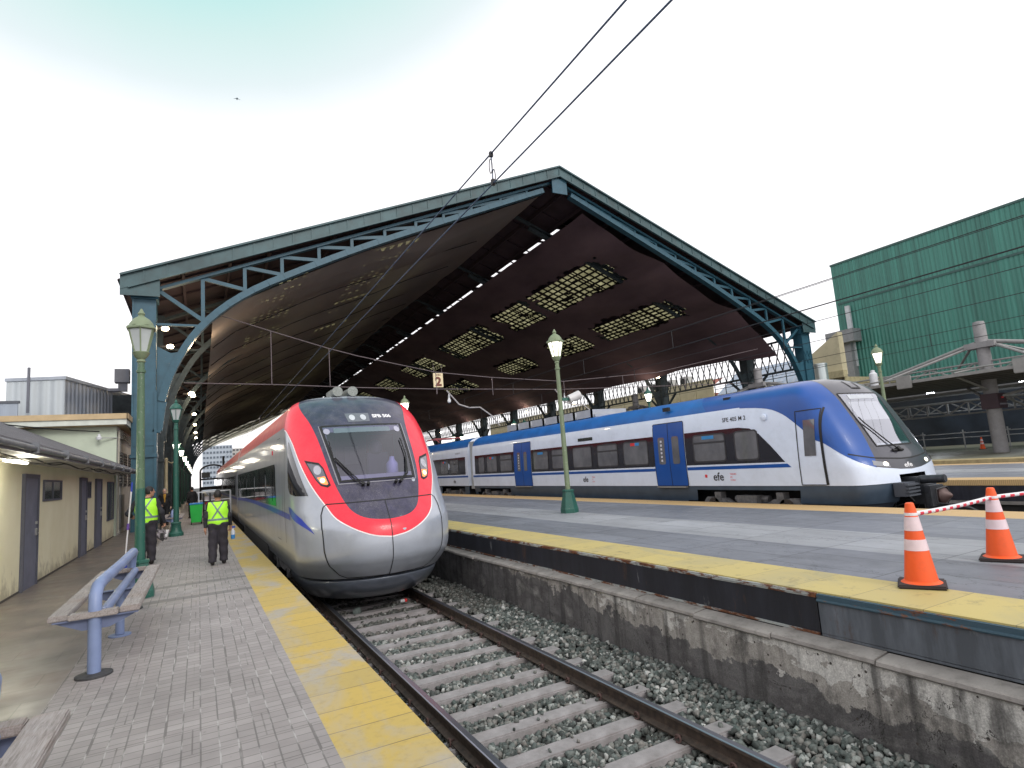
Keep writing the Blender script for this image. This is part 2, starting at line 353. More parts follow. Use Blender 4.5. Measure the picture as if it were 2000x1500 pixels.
def dup(o, loc=None, rz=None, label=None, parent=None):
    c = o.copy(); COL.objects.link(c); c.parent = parent
    if loc is not None: c.location = loc
    if rz is not None: c.rotation_euler = (0, 0, rz)
    if label: c['label'] = label
    for ch in list(o.children): dup(ch, parent=c)
    return c
FONT = None
def text_mesh(txt, size, bold=0., align='LEFT', shear=0.):
    cu = bpy.data.curves.new('t', 'FONT'); cu.body = txt; cu.size = size; cu.offset = bold; cu.align_x = align; cu.shear = shear; cu.resolution_u = 3
    o = bpy.data.objects.new('t', cu); COL.objects.link(o); bpy.context.view_layer.update()
    ev = o.evaluated_get(bpy.context.evaluated_depsgraph_get()); me = ev.to_mesh()
    V = [tuple(v.co) for v in me.vertices]; F_ = [tuple(p.vertices) for p in me.polygons]; ev.to_mesh_clear()
    bpy.data.objects.remove(o); bpy.data.curves.remove(cu); return V, F_

# ------------------------------------------------------------------ ground, platforms, track bed
asphalt = mat('asphalt', (.06, .058, .056), .9, bump=.4)
struct(MB().box(-300, 400, -40, 900, -1.4, -1.22).build('ground', asphalt))
concrete = mat('concrete', (.25, .24, .225), .9, var=.3, bump=.4, dirt=.5)
dark_conc = mat('dark_concrete', (.07, .066, .062), .9, var=.4, bump=.5)
blocks, walkm, yel, yel2 = m_blocks(), m_walkway(), m_yellow(), m_yellow2()
slab_a, slab_b, tact = m_slabs('grey_slabs', (.165, .175, .205)), m_slabs('pale_slabs', (.285, .295, .32)), m_tactile()
Y0, Y1 = -8, 190
def strip(name, x0, x1, z0, z1, m): return struct(MB().box(x0, x1, Y0, Y1, z0, z1).build(name, m))
strip('walkway', -14, -1.14, -.25, 0, walkm)
strip('block_paving', -1.14, .76, -.25, 0, blocks)
strip('yellow_edge', .76, 1.35, -.12, 0, yel)
strip('platform', -3, 1.30, -1.3, -.255, dark_conc)
ZI = .30
strip('island_yellow_edge', 5.14, 5.93, ZI-.07, ZI, yel2)
strip('island_paving', 5.93, 7.28, ZI-.07, ZI, slab_a)
# pale band of larger slabs: its edges step between slab rows
strip('island_pale_band', 7.28, 8.72, ZI-.07, ZI, slab_b)
strip('island_paving', 8.72, 10.93, ZI-.07, ZI, slab_a)
strip('island_tactile_edge', 10.93, 11.82, ZI-.07, ZI, tact)
strip('island_platform', 5.285, 11.7, -1.3, ZI-.075, dark_conc)
# second and third islands to the right
strip('far_platform_edge', 18.6, 19.5, ZI-.15, ZI, tact); strip('far_platform_paving', 19.5, 26.2, ZI-.15, ZI, slab_a)
strip('far_platform_band', 21.6, 23.4, ZI-.0, ZI+.004, slab_b); strip('far_platform_edge', 26.2, 27.1, ZI-.15, ZI, tact)
strip('far_platform', 18.75, 26.95, -1.3, ZI-.155, dark_conc)
strip('outer_platform_edge', 30.1, 31.4, ZI-.15, ZI, mat('edge_beige', (.42, .33, .17), .7, var=.3)); strip('outer_platform_paving', 31.4, 60, ZI-.15, ZI, mat('olive_paving', (.19, .185, .14), .5, var=.35, sc=.8))
strip('outer_platform', 30.25, 60, -1.3, ZI-.155, dark_conc)
bedm = mat('track_bed_soil', (.03, .027, .025), .95, var=.4, sc=6, bump=.8)
for a, b in ((1.30, 5.0), (11.7, 18.75), (26.95, 30.25)): struct(MB().box(a, b, Y0, Y1, -1.2, -.985).build('track_bed', bedm))

# ------------------------------------------------------------------ island edge wall by the track
t = thing('retaining_wall', 'stained crumbling concrete wall carrying the edge of the grey platform beside the empty track', 'wall', (0, 0, 0))
wallm = m_wall()
MB().box(4.94, 5.28, Y0, Y1, -1.2, -.168).build('wall_face', wallm, t)
mb = MB(); y = Y0; r_ = random.Random(3)
cop = mat('coping_stone', (.27, .25, .235), .85, var=.25, bump=.5, dirt=.5)
while y < 60:
    l = 1.02 if y < 20 else 4; dx = r_.uniform(-.02, .02); dz = r_.uniform(-.008, .006)
    x0 = 4.875+dx
    x0 += .02; mb.prism([(x0+.012, -.165+dz), (x0, -.15+dz), (x0+.008, -.122+dz), (x0+.02, -.112+dz), (5.105, -.092+dz), (5.105, -.165+dz)], 1, y+.006, y+l-.008)
    y += l
mb.box(4.90, 5.105, 60, Y1, -.165, -.10); mb.build('coping', cop, t, fixn=True)
MB().box(5.110, 5.14, Y0, 3.82, -.065, .22).box(5.110, 5.14, Y0, 3.82, -.09, -.07).build('edge_panel', m_panel('slate_panel', (.075, .085, .10)), t)['label'] = 'dark slate grey kick panel nearest the camera'
MB().box(5.120, 5.14, 3.84, Y1, -.09, .245).build('edge_panel', m_panel('black_panel', (.013, .014, .02)), t)
mb = MB(); y = 3.84
while y < 40:
    l = 1.3; mb.box(5.108, 5.138, y, y+l-.02, .248, .288); mb.box(5.10, 5.108, y+.05, y+l-.1, .264, .272); y += l
mb.box(5.108, 5.138, 40, Y1, .248, .288)
mb.box(5.1, 5.119, 3.84, 50, -.089, -.068)
mb.build('rusty_angle', m_rust('rusty_angle', (.34, .36, .35), .03), t)
mb = MB().box(5.10, 5.138, Y0, 3.82, .223, .286); mb.tube([(5.10, Y0, .228), (5.10, 3.82, .228)], .014)
mb.build('edge_trim', m_rust('blue_trim', (.04, .08, .11), -.05), t)
t = thing('far_platform_wall', 'black faced edge wall of the second platform behind the blue train coupler', 'wall', (0, 0, 0))
MB().box(18.60, 18.74, Y0, Y1, -.25, .14).build('edge_panel', m_panel('black_panel_b', (.02, .02, .028)), t); MB().box(18.55, 18.70, Y0, Y1, -.34, -.26).build('coping', cop, t)
MB().box(18.62, 18.74, Y0, Y1, -1.2, -.345).build('wall_face', mat('near_black_wall', (.03, .028, .028), .9, var=.5, bump=.6), t)  # wall face below the coping in mottled near-black
t = thing('far_platform_wall', 'dark kerb wall along the outermost platform on the right', 'wall', (0, 0, 0))
MB().box(30.08, 30.24, Y0, Y1, -.9, .14).build('edge_panel', mat('near_black_panel', (.02, .02, .022), .8), t)  # kerb panel in plain near-black

# ------------------------------------------------------------------ rails, sleepers, ballast
railm = m_rail()
def rail_prof(x):
    z = -.71
    return [(x-.036, z-.035), (x-.034, z-.006), (x-.026, z), (x+.026, z), (x+.034, z-.006), (x+.036, z-.035), (x+.010, z-.048), (x+.009, z-.128), (x+.07, z-.148), (x+.07, z-.160), (x-.07, z-.160), (x-.07, z-.148), (x-.009, z-.128), (x-.010, z-.048)]
RAILS = [(2.155, 'left rail of the empty track beside the yellow platform strip, shiny on top'), (3.885, 'right rail of the empty track nearest the stained concrete wall'),
         (12.58, 'rail under the near side of the blue and white train'), (14.32, 'rail under the far side of the blue and white train')]
for x, lb in RAILS:
    o = MB().prism(rail_prof(x), 1, Y0, Y1).build('rail', railm); tag(o, lb, 'rail', 'rails of the platform tracks')
slm, clipm = m_sleeper(), mat('rusty_clip', (.075, .04, .035), .7, var=.3, sc=30)
padm = mat('base_plate', (.05, .04, .035), .8)
def clip_mb(x, s):
    mb = MB(); c = Vector((x+s*.085, 0, .035)); pts = []
    for k in range(15):
        a = -.3+k/14*1.75*PI; pts.append((c.x+s*.004*k/3, .036*math.cos(a), c.z+.030*math.sin(a)))
    mb.tube(pts, .0095, 6); mb.tube([(x+s*.03, .03, .035), (x+s*.10, .03, .03)], .009, 6); return mb
def sleeper():
    t = thing('sleeper', '', 'sleeper', (3.02, 0, -.88), 0, 'concrete sleepers of the near track')
    mb = MB(); W2, L2 = .108, 1.40
    mb.add([(-L2, -W2-.02, -.2), (L2, -W2-.02, -.2), (L2, W2+.02, -.2), (-L2, W2+.02, -.2), (-L2, -W2, 0), (L2, -W2, 0), (L2, W2, 0), (-L2, W2, 0)],
           [(0, 3, 2, 1), (4, 5, 6, 7), (0, 1, 5, 4), (1, 2, 6, 5), (2, 3, 7, 6), (3, 0, 4, 7)])
    mb.build('concrete_beam', slm, t, bevel=.014)
    for xr in (-.865, .865):
        MB().box(xr-.09, xr+.09, -.07, .07, .001, .010).build('base_plate', padm, t)
        for s in (-1, 1): clip_mb(xr, s).build('rail_clip', clipm, t)
    return t
SLY = [5.03+.607*k for k in range(-4, 14)]
s0 = sleeper(); nS = len(SLY)
ORD = ['first', 'second', 'third', 'fourth', 'fifth', 'sixth', 'seventh', 'eighth', 'ninth', 'tenth', 'eleventh', 'twelfth', 'thirteenth', 'fourteenth', 'fifteenth', 'sixteenth', 'seventeenth', 'eighteenth', 'nineteenth', 'twentieth']
vis = [y for y in SLY if y > 2.5]
for k, y in enumerate(SLY):
    o = s0 if k == 0 else dup(s0)
    o.location = (3.02+r_.uniform(-.02, .02), y+r_.uniform(-.012, .012), -.88+r_.uniform(-.006, .004)); o.rotation_euler = (0, r_.uniform(-.004, .004), r_.uniform(-.012, .012))
    if y > 2.5: o['label'] = 'grey concrete sleeper, %s from the bottom of the picture towards the red train' % ORD[vis.index(y)]
    else: o['label'] = 'grey concrete sleeper just below the bottom edge of the picture'
for k in range(14): SLY.append(SLY[-1]+.607) if False else None

def ico():
    p = (1+5**.5)/2; v = np.array([(-1, p, 0), (1, p, 0), (-1, -p, 0), (1, -p, 0), (0, -1, p), (0, 1, p), (0, -1, -p), (0, 1, -p), (p, 0, -1), (p, 0, 1), (-p, 0, -1), (-p, 0, 1)])/1.9
    f = np.array([(0, 11, 5), (0, 5, 1), (0, 1, 7), (0, 7, 10), (0, 10, 11), (1, 5, 9), (5, 11, 4), (11, 10, 2), (10, 7, 6), (7, 1, 8), (3, 9, 4), (3, 4, 2), (3, 2, 6), (3, 6, 8), (3, 8, 9), (4, 9, 5), (2, 4, 11), (6, 2, 10), (8, 6, 7), (9, 8, 1)])
    return v, f
IV, IF = ico()
IV = np.array([(-1, -1, -1), (1, -1, -1), (1, 1, -1), (-1, 1, -1), (-1, -1, 1), (1, -1, 1), (1, 1, 1), (-1, 1, 1), (0, 0, 1.45), (0, -1.4, 0)])/1.55
IF = np.array([(0, 2, 1), (0, 3, 2), (1, 2, 6), (1, 6, 5), (2, 3, 7), (2, 7, 6), (3, 0, 4), (3, 4, 7), (4, 5, 8), (5, 6, 8), (6, 7, 8), (7, 4, 8), (0, 1, 9), (1, 5, 9), (5, 4, 9), (4, 0, 9)])
def rocks(P, size, tint, name, m):
    n = len(P); q = rng.normal(size=(n, 4)); q /= np.linalg.norm(q, axis=1)[:, None]; w, x, y, z = q.T
    Rm = np.stack([1-2*(y*y+z*z), 2*(x*y-z*w), 2*(x*z+y*w), 2*(x*y+z*w), 1-2*(x*x+z*z), 2*(y*z-x*w), 2*(x*z-y*w), 2*(y*z+x*w), 1-2*(x*x+y*y)], 1).reshape(n, 3, 3)
    base = IV[None]*(1+rng.uniform(-.30, .30, (n, 10, 3)))*rng.uniform(.55, 1.15, (n, 1, 3))*size[:, None, None]
    V = np.einsum('nij,nkj->nki', Rm, base)+P[:, None, :]
    Fq = IF[None]+10*np.arange(n)[:, None, None]
    o = npmesh(name, V.reshape(-1, 3), Fq.reshape(-1, 3), m)
    c = np.zeros((n, 10, 4), np.float32); c[..., 0] = rng.uniform(0, 1, n)[:, None]; c[..., 1] = tint[:, None]; c[..., 3] = 1
    at = o.data.color_attributes.new('rnd', 'FLOAT_COLOR', 'POINT'); at.data.foreach_set('color', c.ravel()); return o
def scatter():
    P, S, T = [], [], []
    def reg(x0, x1, y0, y1, n, zf, smin, smax, tf):
        x = rng.uniform(x0, x1, n); y = rng.uniform(y0, y1, n); P.append(np.stack([x, y, zf(x, y)+rng.uniform(-.018, .018, n)], 1)); S.append(rng.uniform(smin, smax, n)); T.append(tf(x, y, n))
    zc = lambda x, y: -.943+.03*np.sin(x*5)*np.sin(y*3)+np.where(x > 4.3, .05+.06*np.clip((x-4.45)/.4, 0, 1), 0)-np.where(x < 2.1, .01, 0)
    dirt = lambda x, y, n: np.clip(rng.uniform(0, .3, n)+np.where(x < 2.05, .55, 0)+np.where(np.abs(x-3.9) < .15, .25, 0)+np.where((y > 10), .35, 0), 0, .9)
    dens = 520
    for y0, y1, k, a, b in ((1.6, 3.5, 1.15, .025, .042), (3.5, 7, 1., .026, .043), (7, 13.5, .7, .03, .052)):
        for x0, x1 in ((1.32, 4.93),): reg(x0, x1, y0, y1, int((x1-x0)*(y1-y0)*dens*1.6*k), zc, a, b, dirt)
    reg(1.32, 4.92, 13.5, 40, 3500, zc, .05, .07, dirt)
    P, S, T = np.concatenate(P), np.concatenate(S), np.concatenate(T)
    # keep stones off the tops of the sleepers
    k = np.round((P[:, 1]-5.03)/.607); dy = np.abs(P[:, 1]-(5.03+k*.607)); on = (dy < .128) & (P[:, 0] > 1.60) & (P[:, 0] < 4.43) & (P[:, 1] < 12.5)
    spare = rng.uniform(size=len(P)) < .014; nearrail = (np.abs(P[:, 0]-2.155) < .09) | (np.abs(P[:, 0]-3.885) < .09)
    keep = (~on) | (spare & ~nearrail); P[on & spare, 2] = -.868; S[on & spare] *= .7
    return P[keep], S[keep], T[keep]
P_, S_, T_ = scatter()
o = rocks(P_, S_, T_, 'ballast', m_rock()); o['kind'] = 'stuff'; o['label'] = 'grey green crushed stone ballast between and beside the sleepers'
# weeds between platform and rail
wm = NT('weed_leaf'); wm.set(Base_Color=wm.ramp(wm.noise(40, 2), [(.3, (.03, .09, .02)), (.7, (.09, .20, .04))]), Roughness=.7); wm = wm.m
fl = mat('weed_flower', (.75, .7, .08), .6)
V, Q = [], []
for (cx, cy, n, h) in ((1.62, 10.3, 500, .13), (1.66, 11.2, 600, .15), (1.58, 9.4, 150, .08), (1.68, 5.3, 160, .09), (1.72, 4.5, 240, .08), (1.78, 6.6, 90, .10), (1.7, 3.6, 90, .06)):
    for i in range(n):
        x = cx+rng.normal()*.07; y = cy+rng.normal()*.28; a = rng.uniform(0, 2*PI); l = h*rng.uniform(.4, 1.2); w = .006+.008*rng.uniform(); lean = rng.uniform(.1, .7)
        d = np.array([math.cos(a), math.sin(a)]); b = len(V); z = -.95
        V += [(x-d[1]*w, y+d[0]*w, z), (x+d[1]*w, y-d[0]*w, z), (x+d[0]*lean*l+d[1]*w*.6, y+d[1]*lean*l-d[0]*w*.6, z+l), (x+d[0]*lean*l-d[1]*w*.6, y+d[1]*lean*l+d[0]*w*.6, z+l*.95)]
        Q.append((b, b+1, b+2, b+3))
o = npmesh('weeds', np.array(V), np.array(Q), wm); o['kind'] = 'stuff'; o['label'] = 'low green weeds growing along the foot of the left platform'
t = thing('drink_can', 'small red and white can lying on the ballast in front of the red train', 'can', (3.62, 12.0, -.86))
MB().tube([(-.09, 0, 0), (.0, .01, 0)], .035, 10).build('can_body', mat('can_white', (.7, .7, .72), .4), t); MB().tube([(.001, .01, 0), (.05, .015, 0)], .036, 10).build('can_band', mat('can_red', (.7, .02, .02), .4), t)
o = rocks(np.array([[2.62, 11.75, -.84]]), np.array([.11]), np.array([0.]), 'stone', MATS.get('x') or m_rock()); tag(o, 'pale loose stone on the ballast under the nose of the red train', 'stone')

# ------------------------------------------------------------------ train surface tools
def kn(K, v, i):
    v = max(0, min(len(K)-1, v)); a = int(v)
    if a >= len(K)-1: return K[-1][i]
    f = v-a; p1 = K[a][i]; p2 = K[a+1][i]; p0 = K[a-1][i] if a > 0 else 2*p1-p2; p3 = K[a+2][i] if a+2 < len(K) else 2*p2-p1
    return .5*((2*p1)+(-p0+p2)*f+(2*p0-5*p1+4*p2-p3)*f*f+(-p0+3*p1-3*p2+p3)*f**3)
class Nose:
    def __init__(s, K, xc, R, pw, yend): s.K, s.xc, s.R, s.pw, s.yend = K, xc, R, pw, yend; s.ym = max(k[2]+k[3] for k in K)
    def P(s, u, v, off=0.):
        K = s.K; z = kn(K, v, 0); w = max(kn(K, v, 1), 0); yf = kn(K, v, 2); Lk = kn(K, v, 3)
        t = max(-1, min(1, u/s.R))*PI/2; x = s.xc+w*math.sin(t); y = yf+Lk*(1-max(math.cos(t), 0)**s.pw)
        if abs(u) > s.R: y += abs(u)-s.R
        p = Vector((x, y, z)); return p+s.N(u, v)*off if off else p
    def N(s, u, v):
        a = s.P(u+.01, v)-s.P(u-.01, v); v0, v1 = max(0, v-.05), min(len(s.K)-1, v+.05); b = s.P(u, v1)-s.P(u, v0); n = a.cross(b)
        return n.normalized() if n.length > 1e-9 else Vector((0, 0, 1))
    def vz(s, z):
        a, b = 0., len(s.K)-1.
        for _ in range(30):
            m = (a+b)/2
            if kn(s.K, m, 0) < z: a = m
            else: b = m
        return (a+b)/2
    def ub(s, y, v, side=-1):
        yf, Lk = kn(s.K, v, 2), kn(s.K, v, 3)
        if y >= yf+Lk: return side*(s.R+y-yf-Lk)
        c = max(0, 1-(y-yf)/Lk)**(1/s.pw); return side*s.R*math.acos(min(1, c))/(PI/2)
    def uy(s, y, v, side=-1): return side*(s.R+max(0, y-kn(s.K, v, 2)-kn(s.K, v, 3)))
    def S(s, y, z, side=-1):   # (u,v) of a point of the straight side
        v = s.vz(z); return (s.uy(y, v, side), v)
    def body(s, name, mats, parent, nu=84, nv=64, hole=None, yback=True, mf=None):
        mb = MB(); vs = []; nose = [-s.R*math.cos(PI*k/nu)*1. for k in range(nu+1)]; nose = [s.R*(2*k/nu-1) for k in range(nu+1)]
        nseg = 14 if len(s.K) != 4 else 60; V = len(s.K)-1
        for j in range(nv+1):
            v = V*j/nv
            y0 = kn(s.K, v, 2)+kn(s.K, v, 3); Ls = s.yend-y0
            row = [-(s.R+Ls*(k/nseg)**1.) for k in range(nseg, 0, -1)]+nose+[s.R+Ls*k/nseg for k in range(1, nseg+1)]
            vs.append([s.P(u, v) for u in row]); uvr = row if j == 0 else uvr
            if j == 0: rows = []
            rows.append([(u, v) for u in row])
        n = len(vs[0]); flat = [p for r in vs for p in r]; fs = []; mis = []
        for j in range(nv):
            for i in range(n-1):
                if hole:
                    u = (rows[j][i][0]+rows[j+1][i+1][0])/2; v = (rows[j][i][1]+rows[j+1][i+1][1])/2
                    if hole(u, v): continue
                fs.append((j*n+i, j*n+i+1, (j+1)*n+i+1, (j+1)*n+i)); mis.append(mf((rows[j][i][0]+rows[j][i+1][0])/2, (rows[j][i][1]+rows[j+1][i][1])/2) if mf else 0)
        mb.add(flat, fs, 0, True); mb.mi = mis
        back = [vs[j][0] for j in range(nv+1)]+[vs[j][-1] for j in range(nv, -1, -1)]
        if yback: mb.add(back, [tuple(range(len(back)))[::-1]], 0)
        return mb.build(name, mats, parent, fixn=False)
def inpoly(p, poly):
    x, y = p; c = False; n = len(poly)
    for i in range(n):
        x1, y1 = poly[i]; x2, y2 = poly[(i+1) % n]
        if (y1 > y) != (y2 > y) and x < (x2-x1)*(y-y1)/(y2-y1)+x1: c = not c
    return c
def chaikin(p, it=2, closed=True):
    for _ in range(it):
        q = []; n = len(p)
        rng_ = range(n if closed else n-1)
        if not closed: q.append(p[0])
        for i in rng_:
            a, b = p[i], p[(i+1) % n]; q += [(.75*a[0]+.25*b[0], .75*a[1]+.25*b[1]), (.25*a[0]+.75*b[0], .25*a[1]+.75*b[1])]
        if not closed: q.append(p[-1])
        p = q
    return p
def patch(name, S, poly, m, parent, off=.004, du=.07, dv=.28, smooth_it=0, conv=None, thick=0):
    if smooth_it: poly = chaikin(poly, smooth_it)
    pts = []
    for i in range(len(poly)):
        a, b = poly[i], poly[(i+1) % len(poly)]; k = max(1, int(max(abs(b[0]-a[0])/du, abs(b[1]-a[1])/dv)+.999))
        pts += [(a[0]+(b[0]-a[0])*j/k, a[1]+(b[1]-a[1])*j/k) for j in range(k)]
    nb = len(pts); xs = [p[0] for p in pts]; ys = [p[1] for p in pts]
    gx = min(xs)+du*.5
    while gx < max(xs):
        gy = min(ys)+dv*.5
        while gy < max(ys):
            if inpoly((gx, gy), poly) and min((gx-p[0])**2/du**2+(gy-p[1])**2/dv**2 for p in pts[:nb]) > .12: pts.append((gx, gy))
            gy += dv
        gx += du
    r = delaunay_2d_cdt([Vector(p) for p in pts], [(i, (i+1) % nb) for i in range(nb)], [], 1, 1e-6)
    conv = conv or (lambda a, b: (a, b))
    V3 = [S.P(*conv(p[0], p[1]), off) for p in r[0]]
    mb = MB().add(V3, [tuple(f) for f in r[2]], 0, True)
    o = mb.build(name, m, parent, fixn=False); return o
def ribbon(mb, S, pts, w, off=.006, conv=None, du=.07, dv=.28):
    conv = conv or (lambda a, b: (a, b)); q = []
    for a, b in zip(pts[:-1], pts[1:]):
        k = max(1, int(max(abs(b[0]-a[0])/du, abs(b[1]-a[1])/dv)+.999)); q += [(a[0]+(b[0]-a[0])*j/k, a[1]+(b[1]-a[1])*j/k) for j in range(k)]
    q.append(pts[-1]); P = []; Nn = []
    for p in q: uv = conv(*p); P.append(S.P(*uv, off)); Nn.append(S.N(*uv))
    vs = []
    for i, p in enumerate(P):
        t = (P[min(i+1, len(P)-1)]-P[max(i-1, 0)]).normalized(); s_ = t.cross(Nn[i]).normalized()*(w/2); vs += [p-s_, p+s_]
    return mb.add(vs, [(2*i, 2*i+1, 2*i+3, 2*i+2) for i in range(len(P)-1)], 0, True)
def rrect(x0, x1, y0, y1, rx, ry, n=4):
    out = []
    for cx, cy, a0 in ((x1-rx, y1-ry, 0), (x0+rx, y1-ry, PI/2), (x0+rx, y0+ry, PI), (x1-rx, y0+ry, 1.5*PI)):
        out += [(cx+rx*math.cos(a0+PI/2*k/n), cy+ry*math.sin(a0+PI/2*k/n)) for k in range(n+1)]
    return out
class Side:      # straight flank of a carriage (same cross-section as the nose unit)
    def __init__(s, K, xc, side=-1): s.K, s.xc, s.side = K, xc, side; s.n = Nose(K, xc, 2, 1, 0)
    def P(s, y, z, off=0.):
        v = s.n.vz(z); w = kn(s.K, v, 1); p = Vector((s.xc+s.side*w, y, z))
        if off:
            w2 = kn(s.K, min(v+.1, len(s.K)-1), 1); z2 = kn(s.K, min(v+.1, len(s.K)-1), 0); n = Vector((s.side*(z2-z), 0, w-w2)).normalized(); p += n*off
        return p
    def N(s, y, z): return (s.P(y, z, .01)-s.P(y, z)).normalized()
def carriage(K, xc, y0, y1, name, m, parent, v0=0, zs=()):
    prof = []; V = len(K)-1
    for j in range(41):
        v = v0+(V-v0)*j/40; prof.append((kn(K, v, 1), kn(K, v, 0)))
    poly = [(xc-w, z) for w, z in prof]+[(xc+w, z) for w, z in prof[-2::-1]]
    o = MB().prism(poly, 1, y0, y1, 0, True).build(name, m, parent)
    for p in o.data.polygons:
        if abs(p.normal.y) < .9: p.material_index = sum(p.center.z > z for z in zs)
    return o
def surf_text(txt, S, ox, oy, size, m, parent, name, off=.007, kx=1., ky=1., conv=None, bold=0., shear=0.):
    V, F_ = text_mesh(txt, size, bold, shear=shear); conv = conv or (lambda a, b: (a, b))
    V3 = [S.P(*conv(ox+v[0]*kx, oy+v[1]*ky), off) for v in V]
    return MB().add(V3, F_).build(name, m, parent, fixn=False)
black_line = mat('rubber_black', (.008, .008, .009), .6); white_txt = mat('white_lettering', (.8, .8, .82), .5)
dark_txt = mat('dark_lettering', (.03, .03, .035), .5); red_txt = mat('red_lettering', (.7, .04, .05), .5)
under = mat('underframe', (.02, .02, .022), .8, var=.4, sc=6, bump=.3); bogie_m = mat('bogie_grey', (.11, .11, .115), .75, var=.4, sc=9, bump=.3, dirt=.5)
def bogie(parent, xc, yc, hw=1.25, zo=0.):
    b = MB()
    for sx in (-1, 1):
        x = xc+sx*hw
        b.prism([(yc-1.5, -.12), (yc-1.35, .05), (yc-.75, .02), (yc-.4, -.16), (yc+.4, -.16), (yc+.75, .02), (yc+1.35, .05), (yc+1.5, -.12), (yc+1.2, -.28), (yc+.8, -.18), (yc+.4, -.34), (yc-.4, -.34), (yc-.8, -.18), (yc-1.2, -.28)], 0, x-.08, x+.08)
        b.box(x-.13, x+.13, yc-.3, yc+.3, -.14, .1); b.tube([(x-.1*sx, yc-.5, .0), (x-.1*sx, yc+.5, .0)], .09, 8); b.box(x-.1, x+.1, yc-1.05, yc-.85, -.4, .18); b.box(x-.1, x+.1, yc+.85, yc+1.05, -.4, .18)
    b.v = [(x_, y_, z_+zo) for x_, y_, z_ in b.v]; b.build('bogie', bogie_m, parent)
    for dy in (-1.1, 1.1):
        w = MB()
        for sx in (-.83, .83): w.tube([(xc+sx-.065, yc+dy, -.26), (xc+sx+.065, yc+dy, -.26)], .44, 24, smooth=False)
        w.tube([(xc-.83, yc+dy, -.26), (xc+.83, yc+dy, -.26)], .08, 8)
        if zo: w.tube([(xc-hw-.1, yc+dy, .2), (xc-hw+.05, yc+dy, .2)], .2, 16); w.tube([(xc-hw-.14, yc+dy, .2), (xc-hw-.1, yc+dy, .2)], .12, 12); w.build('wheelset', mat('wheel_steel', (.06, .05, .045), .6, .5), parent)

# ------------------------------------------------------------------ red and silver express train
RK = [(-.12,1.38,10.90,1.7),(.08,1.44,10.68,1.65),(.30,1.48,10.55,1.6),(.74,1.50,10.58,1.55),(.98,1.51,10.75,1.5),(1.25,1.51,10.98,1.45),(1.6,1.51,11.25,1.3),(2.0,1.5,11.62,1.12),(2.4,1.48,12.05,.95),(2.77,1.45,12.48,.82),(3.05,1.38,12.82,.75),(3.28,1.25,13.12,.72),(3.42,1.05,13.4,.7),(3.5,.8,13.65,.7),(3.54,.4,14.0,.7),(3.55,0,14.3,.7)]
RT = Nose(RK, 3.05, 2.0, .85, 29.9)
silver = mat('silver_paint', (.40, .435, .50), .3, .3, var=.09, sc=1.2, coat=.5, dirt=.10, dust=.2); silver_s = silver
red_p = mat('red_paint', (.78, .007, .034), .34, 0, var=.05, sc=2, coat=.2, dust=.12)
navy = mat('navy_black_paint', (.016, .015, .050), .3, 0, var=.3, sc=5, coat=.3, dust=.32)
roof_r = mat('red_roof', (.50, .035, .04), .45, var=.15, sc=2, dirt=.25); roof_d = mat('dark_roof', (.05, .052, .065), .5, var=.3, sc=4)
dglass = mat('dark_window_glass', (.012, .014, .018), .07, 0, var=.2, coat=1.)
dglass2 = mat('tinted_pane', (.045, .05, .06), .07, 0, var=.3, sc=1.2, coat=1.)
blue_p = mat('blue_paint', (.03, .06, .42), .3, coat=.4, var=.06)
train = thing('express_train', 'red and silver long distance train with dark wraparound windscreen standing at the left platform', 'train', (0, 0, 0))
SCR = [(-.80, 8.85), (-.64, 6.02), (.62, 6.02), (.76, 8.85)]
def hole_r(u, v):
    if not 6.2 < v < 8.55: return False
    k = (v-6.02)/(8.85-6.02); return abs(u+.01) < .60+.14*k
RT.body('leading_carriage', [silver, roof_r, roof_d], train, nu=140, nv=120, hole=hole_r, mf=lambda u, v: (v > 9.1 and abs(u) > 1.95)+(v > 11.9 and abs(u) > 1.95))
sR = Side(RK, 3.05)
# red band: inner and outer outline found on the left half, mirrored
OUT = [(-2.0, 8.90), (-1.80, 8.83), (-1.55, 8.1), (-1.41, 7.15), (-1.23, 6.17), (-1.08, 5.45), (-.95, 4.82), (-.84, 3.95), (-.62, 3.12), (-.32, 2.72), (-.02, 2.62)]
INN = [(-.02, 3.54), (-.2, 3.6), (-.38, 3.8), (-.54, 4.26), (-.63, 4.9), (-.76, 6.12), (-.83, 7.2), (-.90, 8.3), (-1.02, 9.33), (-1.22, 10.2), (-1.40, 10.9), (-1.62, 11.8), (-2.0, 12.1)]
half = chaikin(OUT, 2, False)+chaikin(INN, 2, False)
half[-1] = (-2.0, 12.1)
rb = patch('red_band', RT, half, red_p, train, .004); 
patch('red_band', RT, [(-u-.04, v) for u, v in half][::-1], red_p, train, .004)
edge = MB(); ribbon(edge, RT, chaikin(OUT, 2, False), .022, .0055); ribbon(edge, RT, [(-u-.04, v) for u, v in chaikin(OUT, 2, False)], .022, .0055); edge.build('white_edge_line', mat('white_line', (.8, .75, .76), .4), train)
inner = chaikin(INN, 2, False); top = [(-1.1, 13.0), (0, 13.0)]
blk = inner+[(-1.6, 12.9), (0, 12.9)]
def ring_cut(poly): return poly
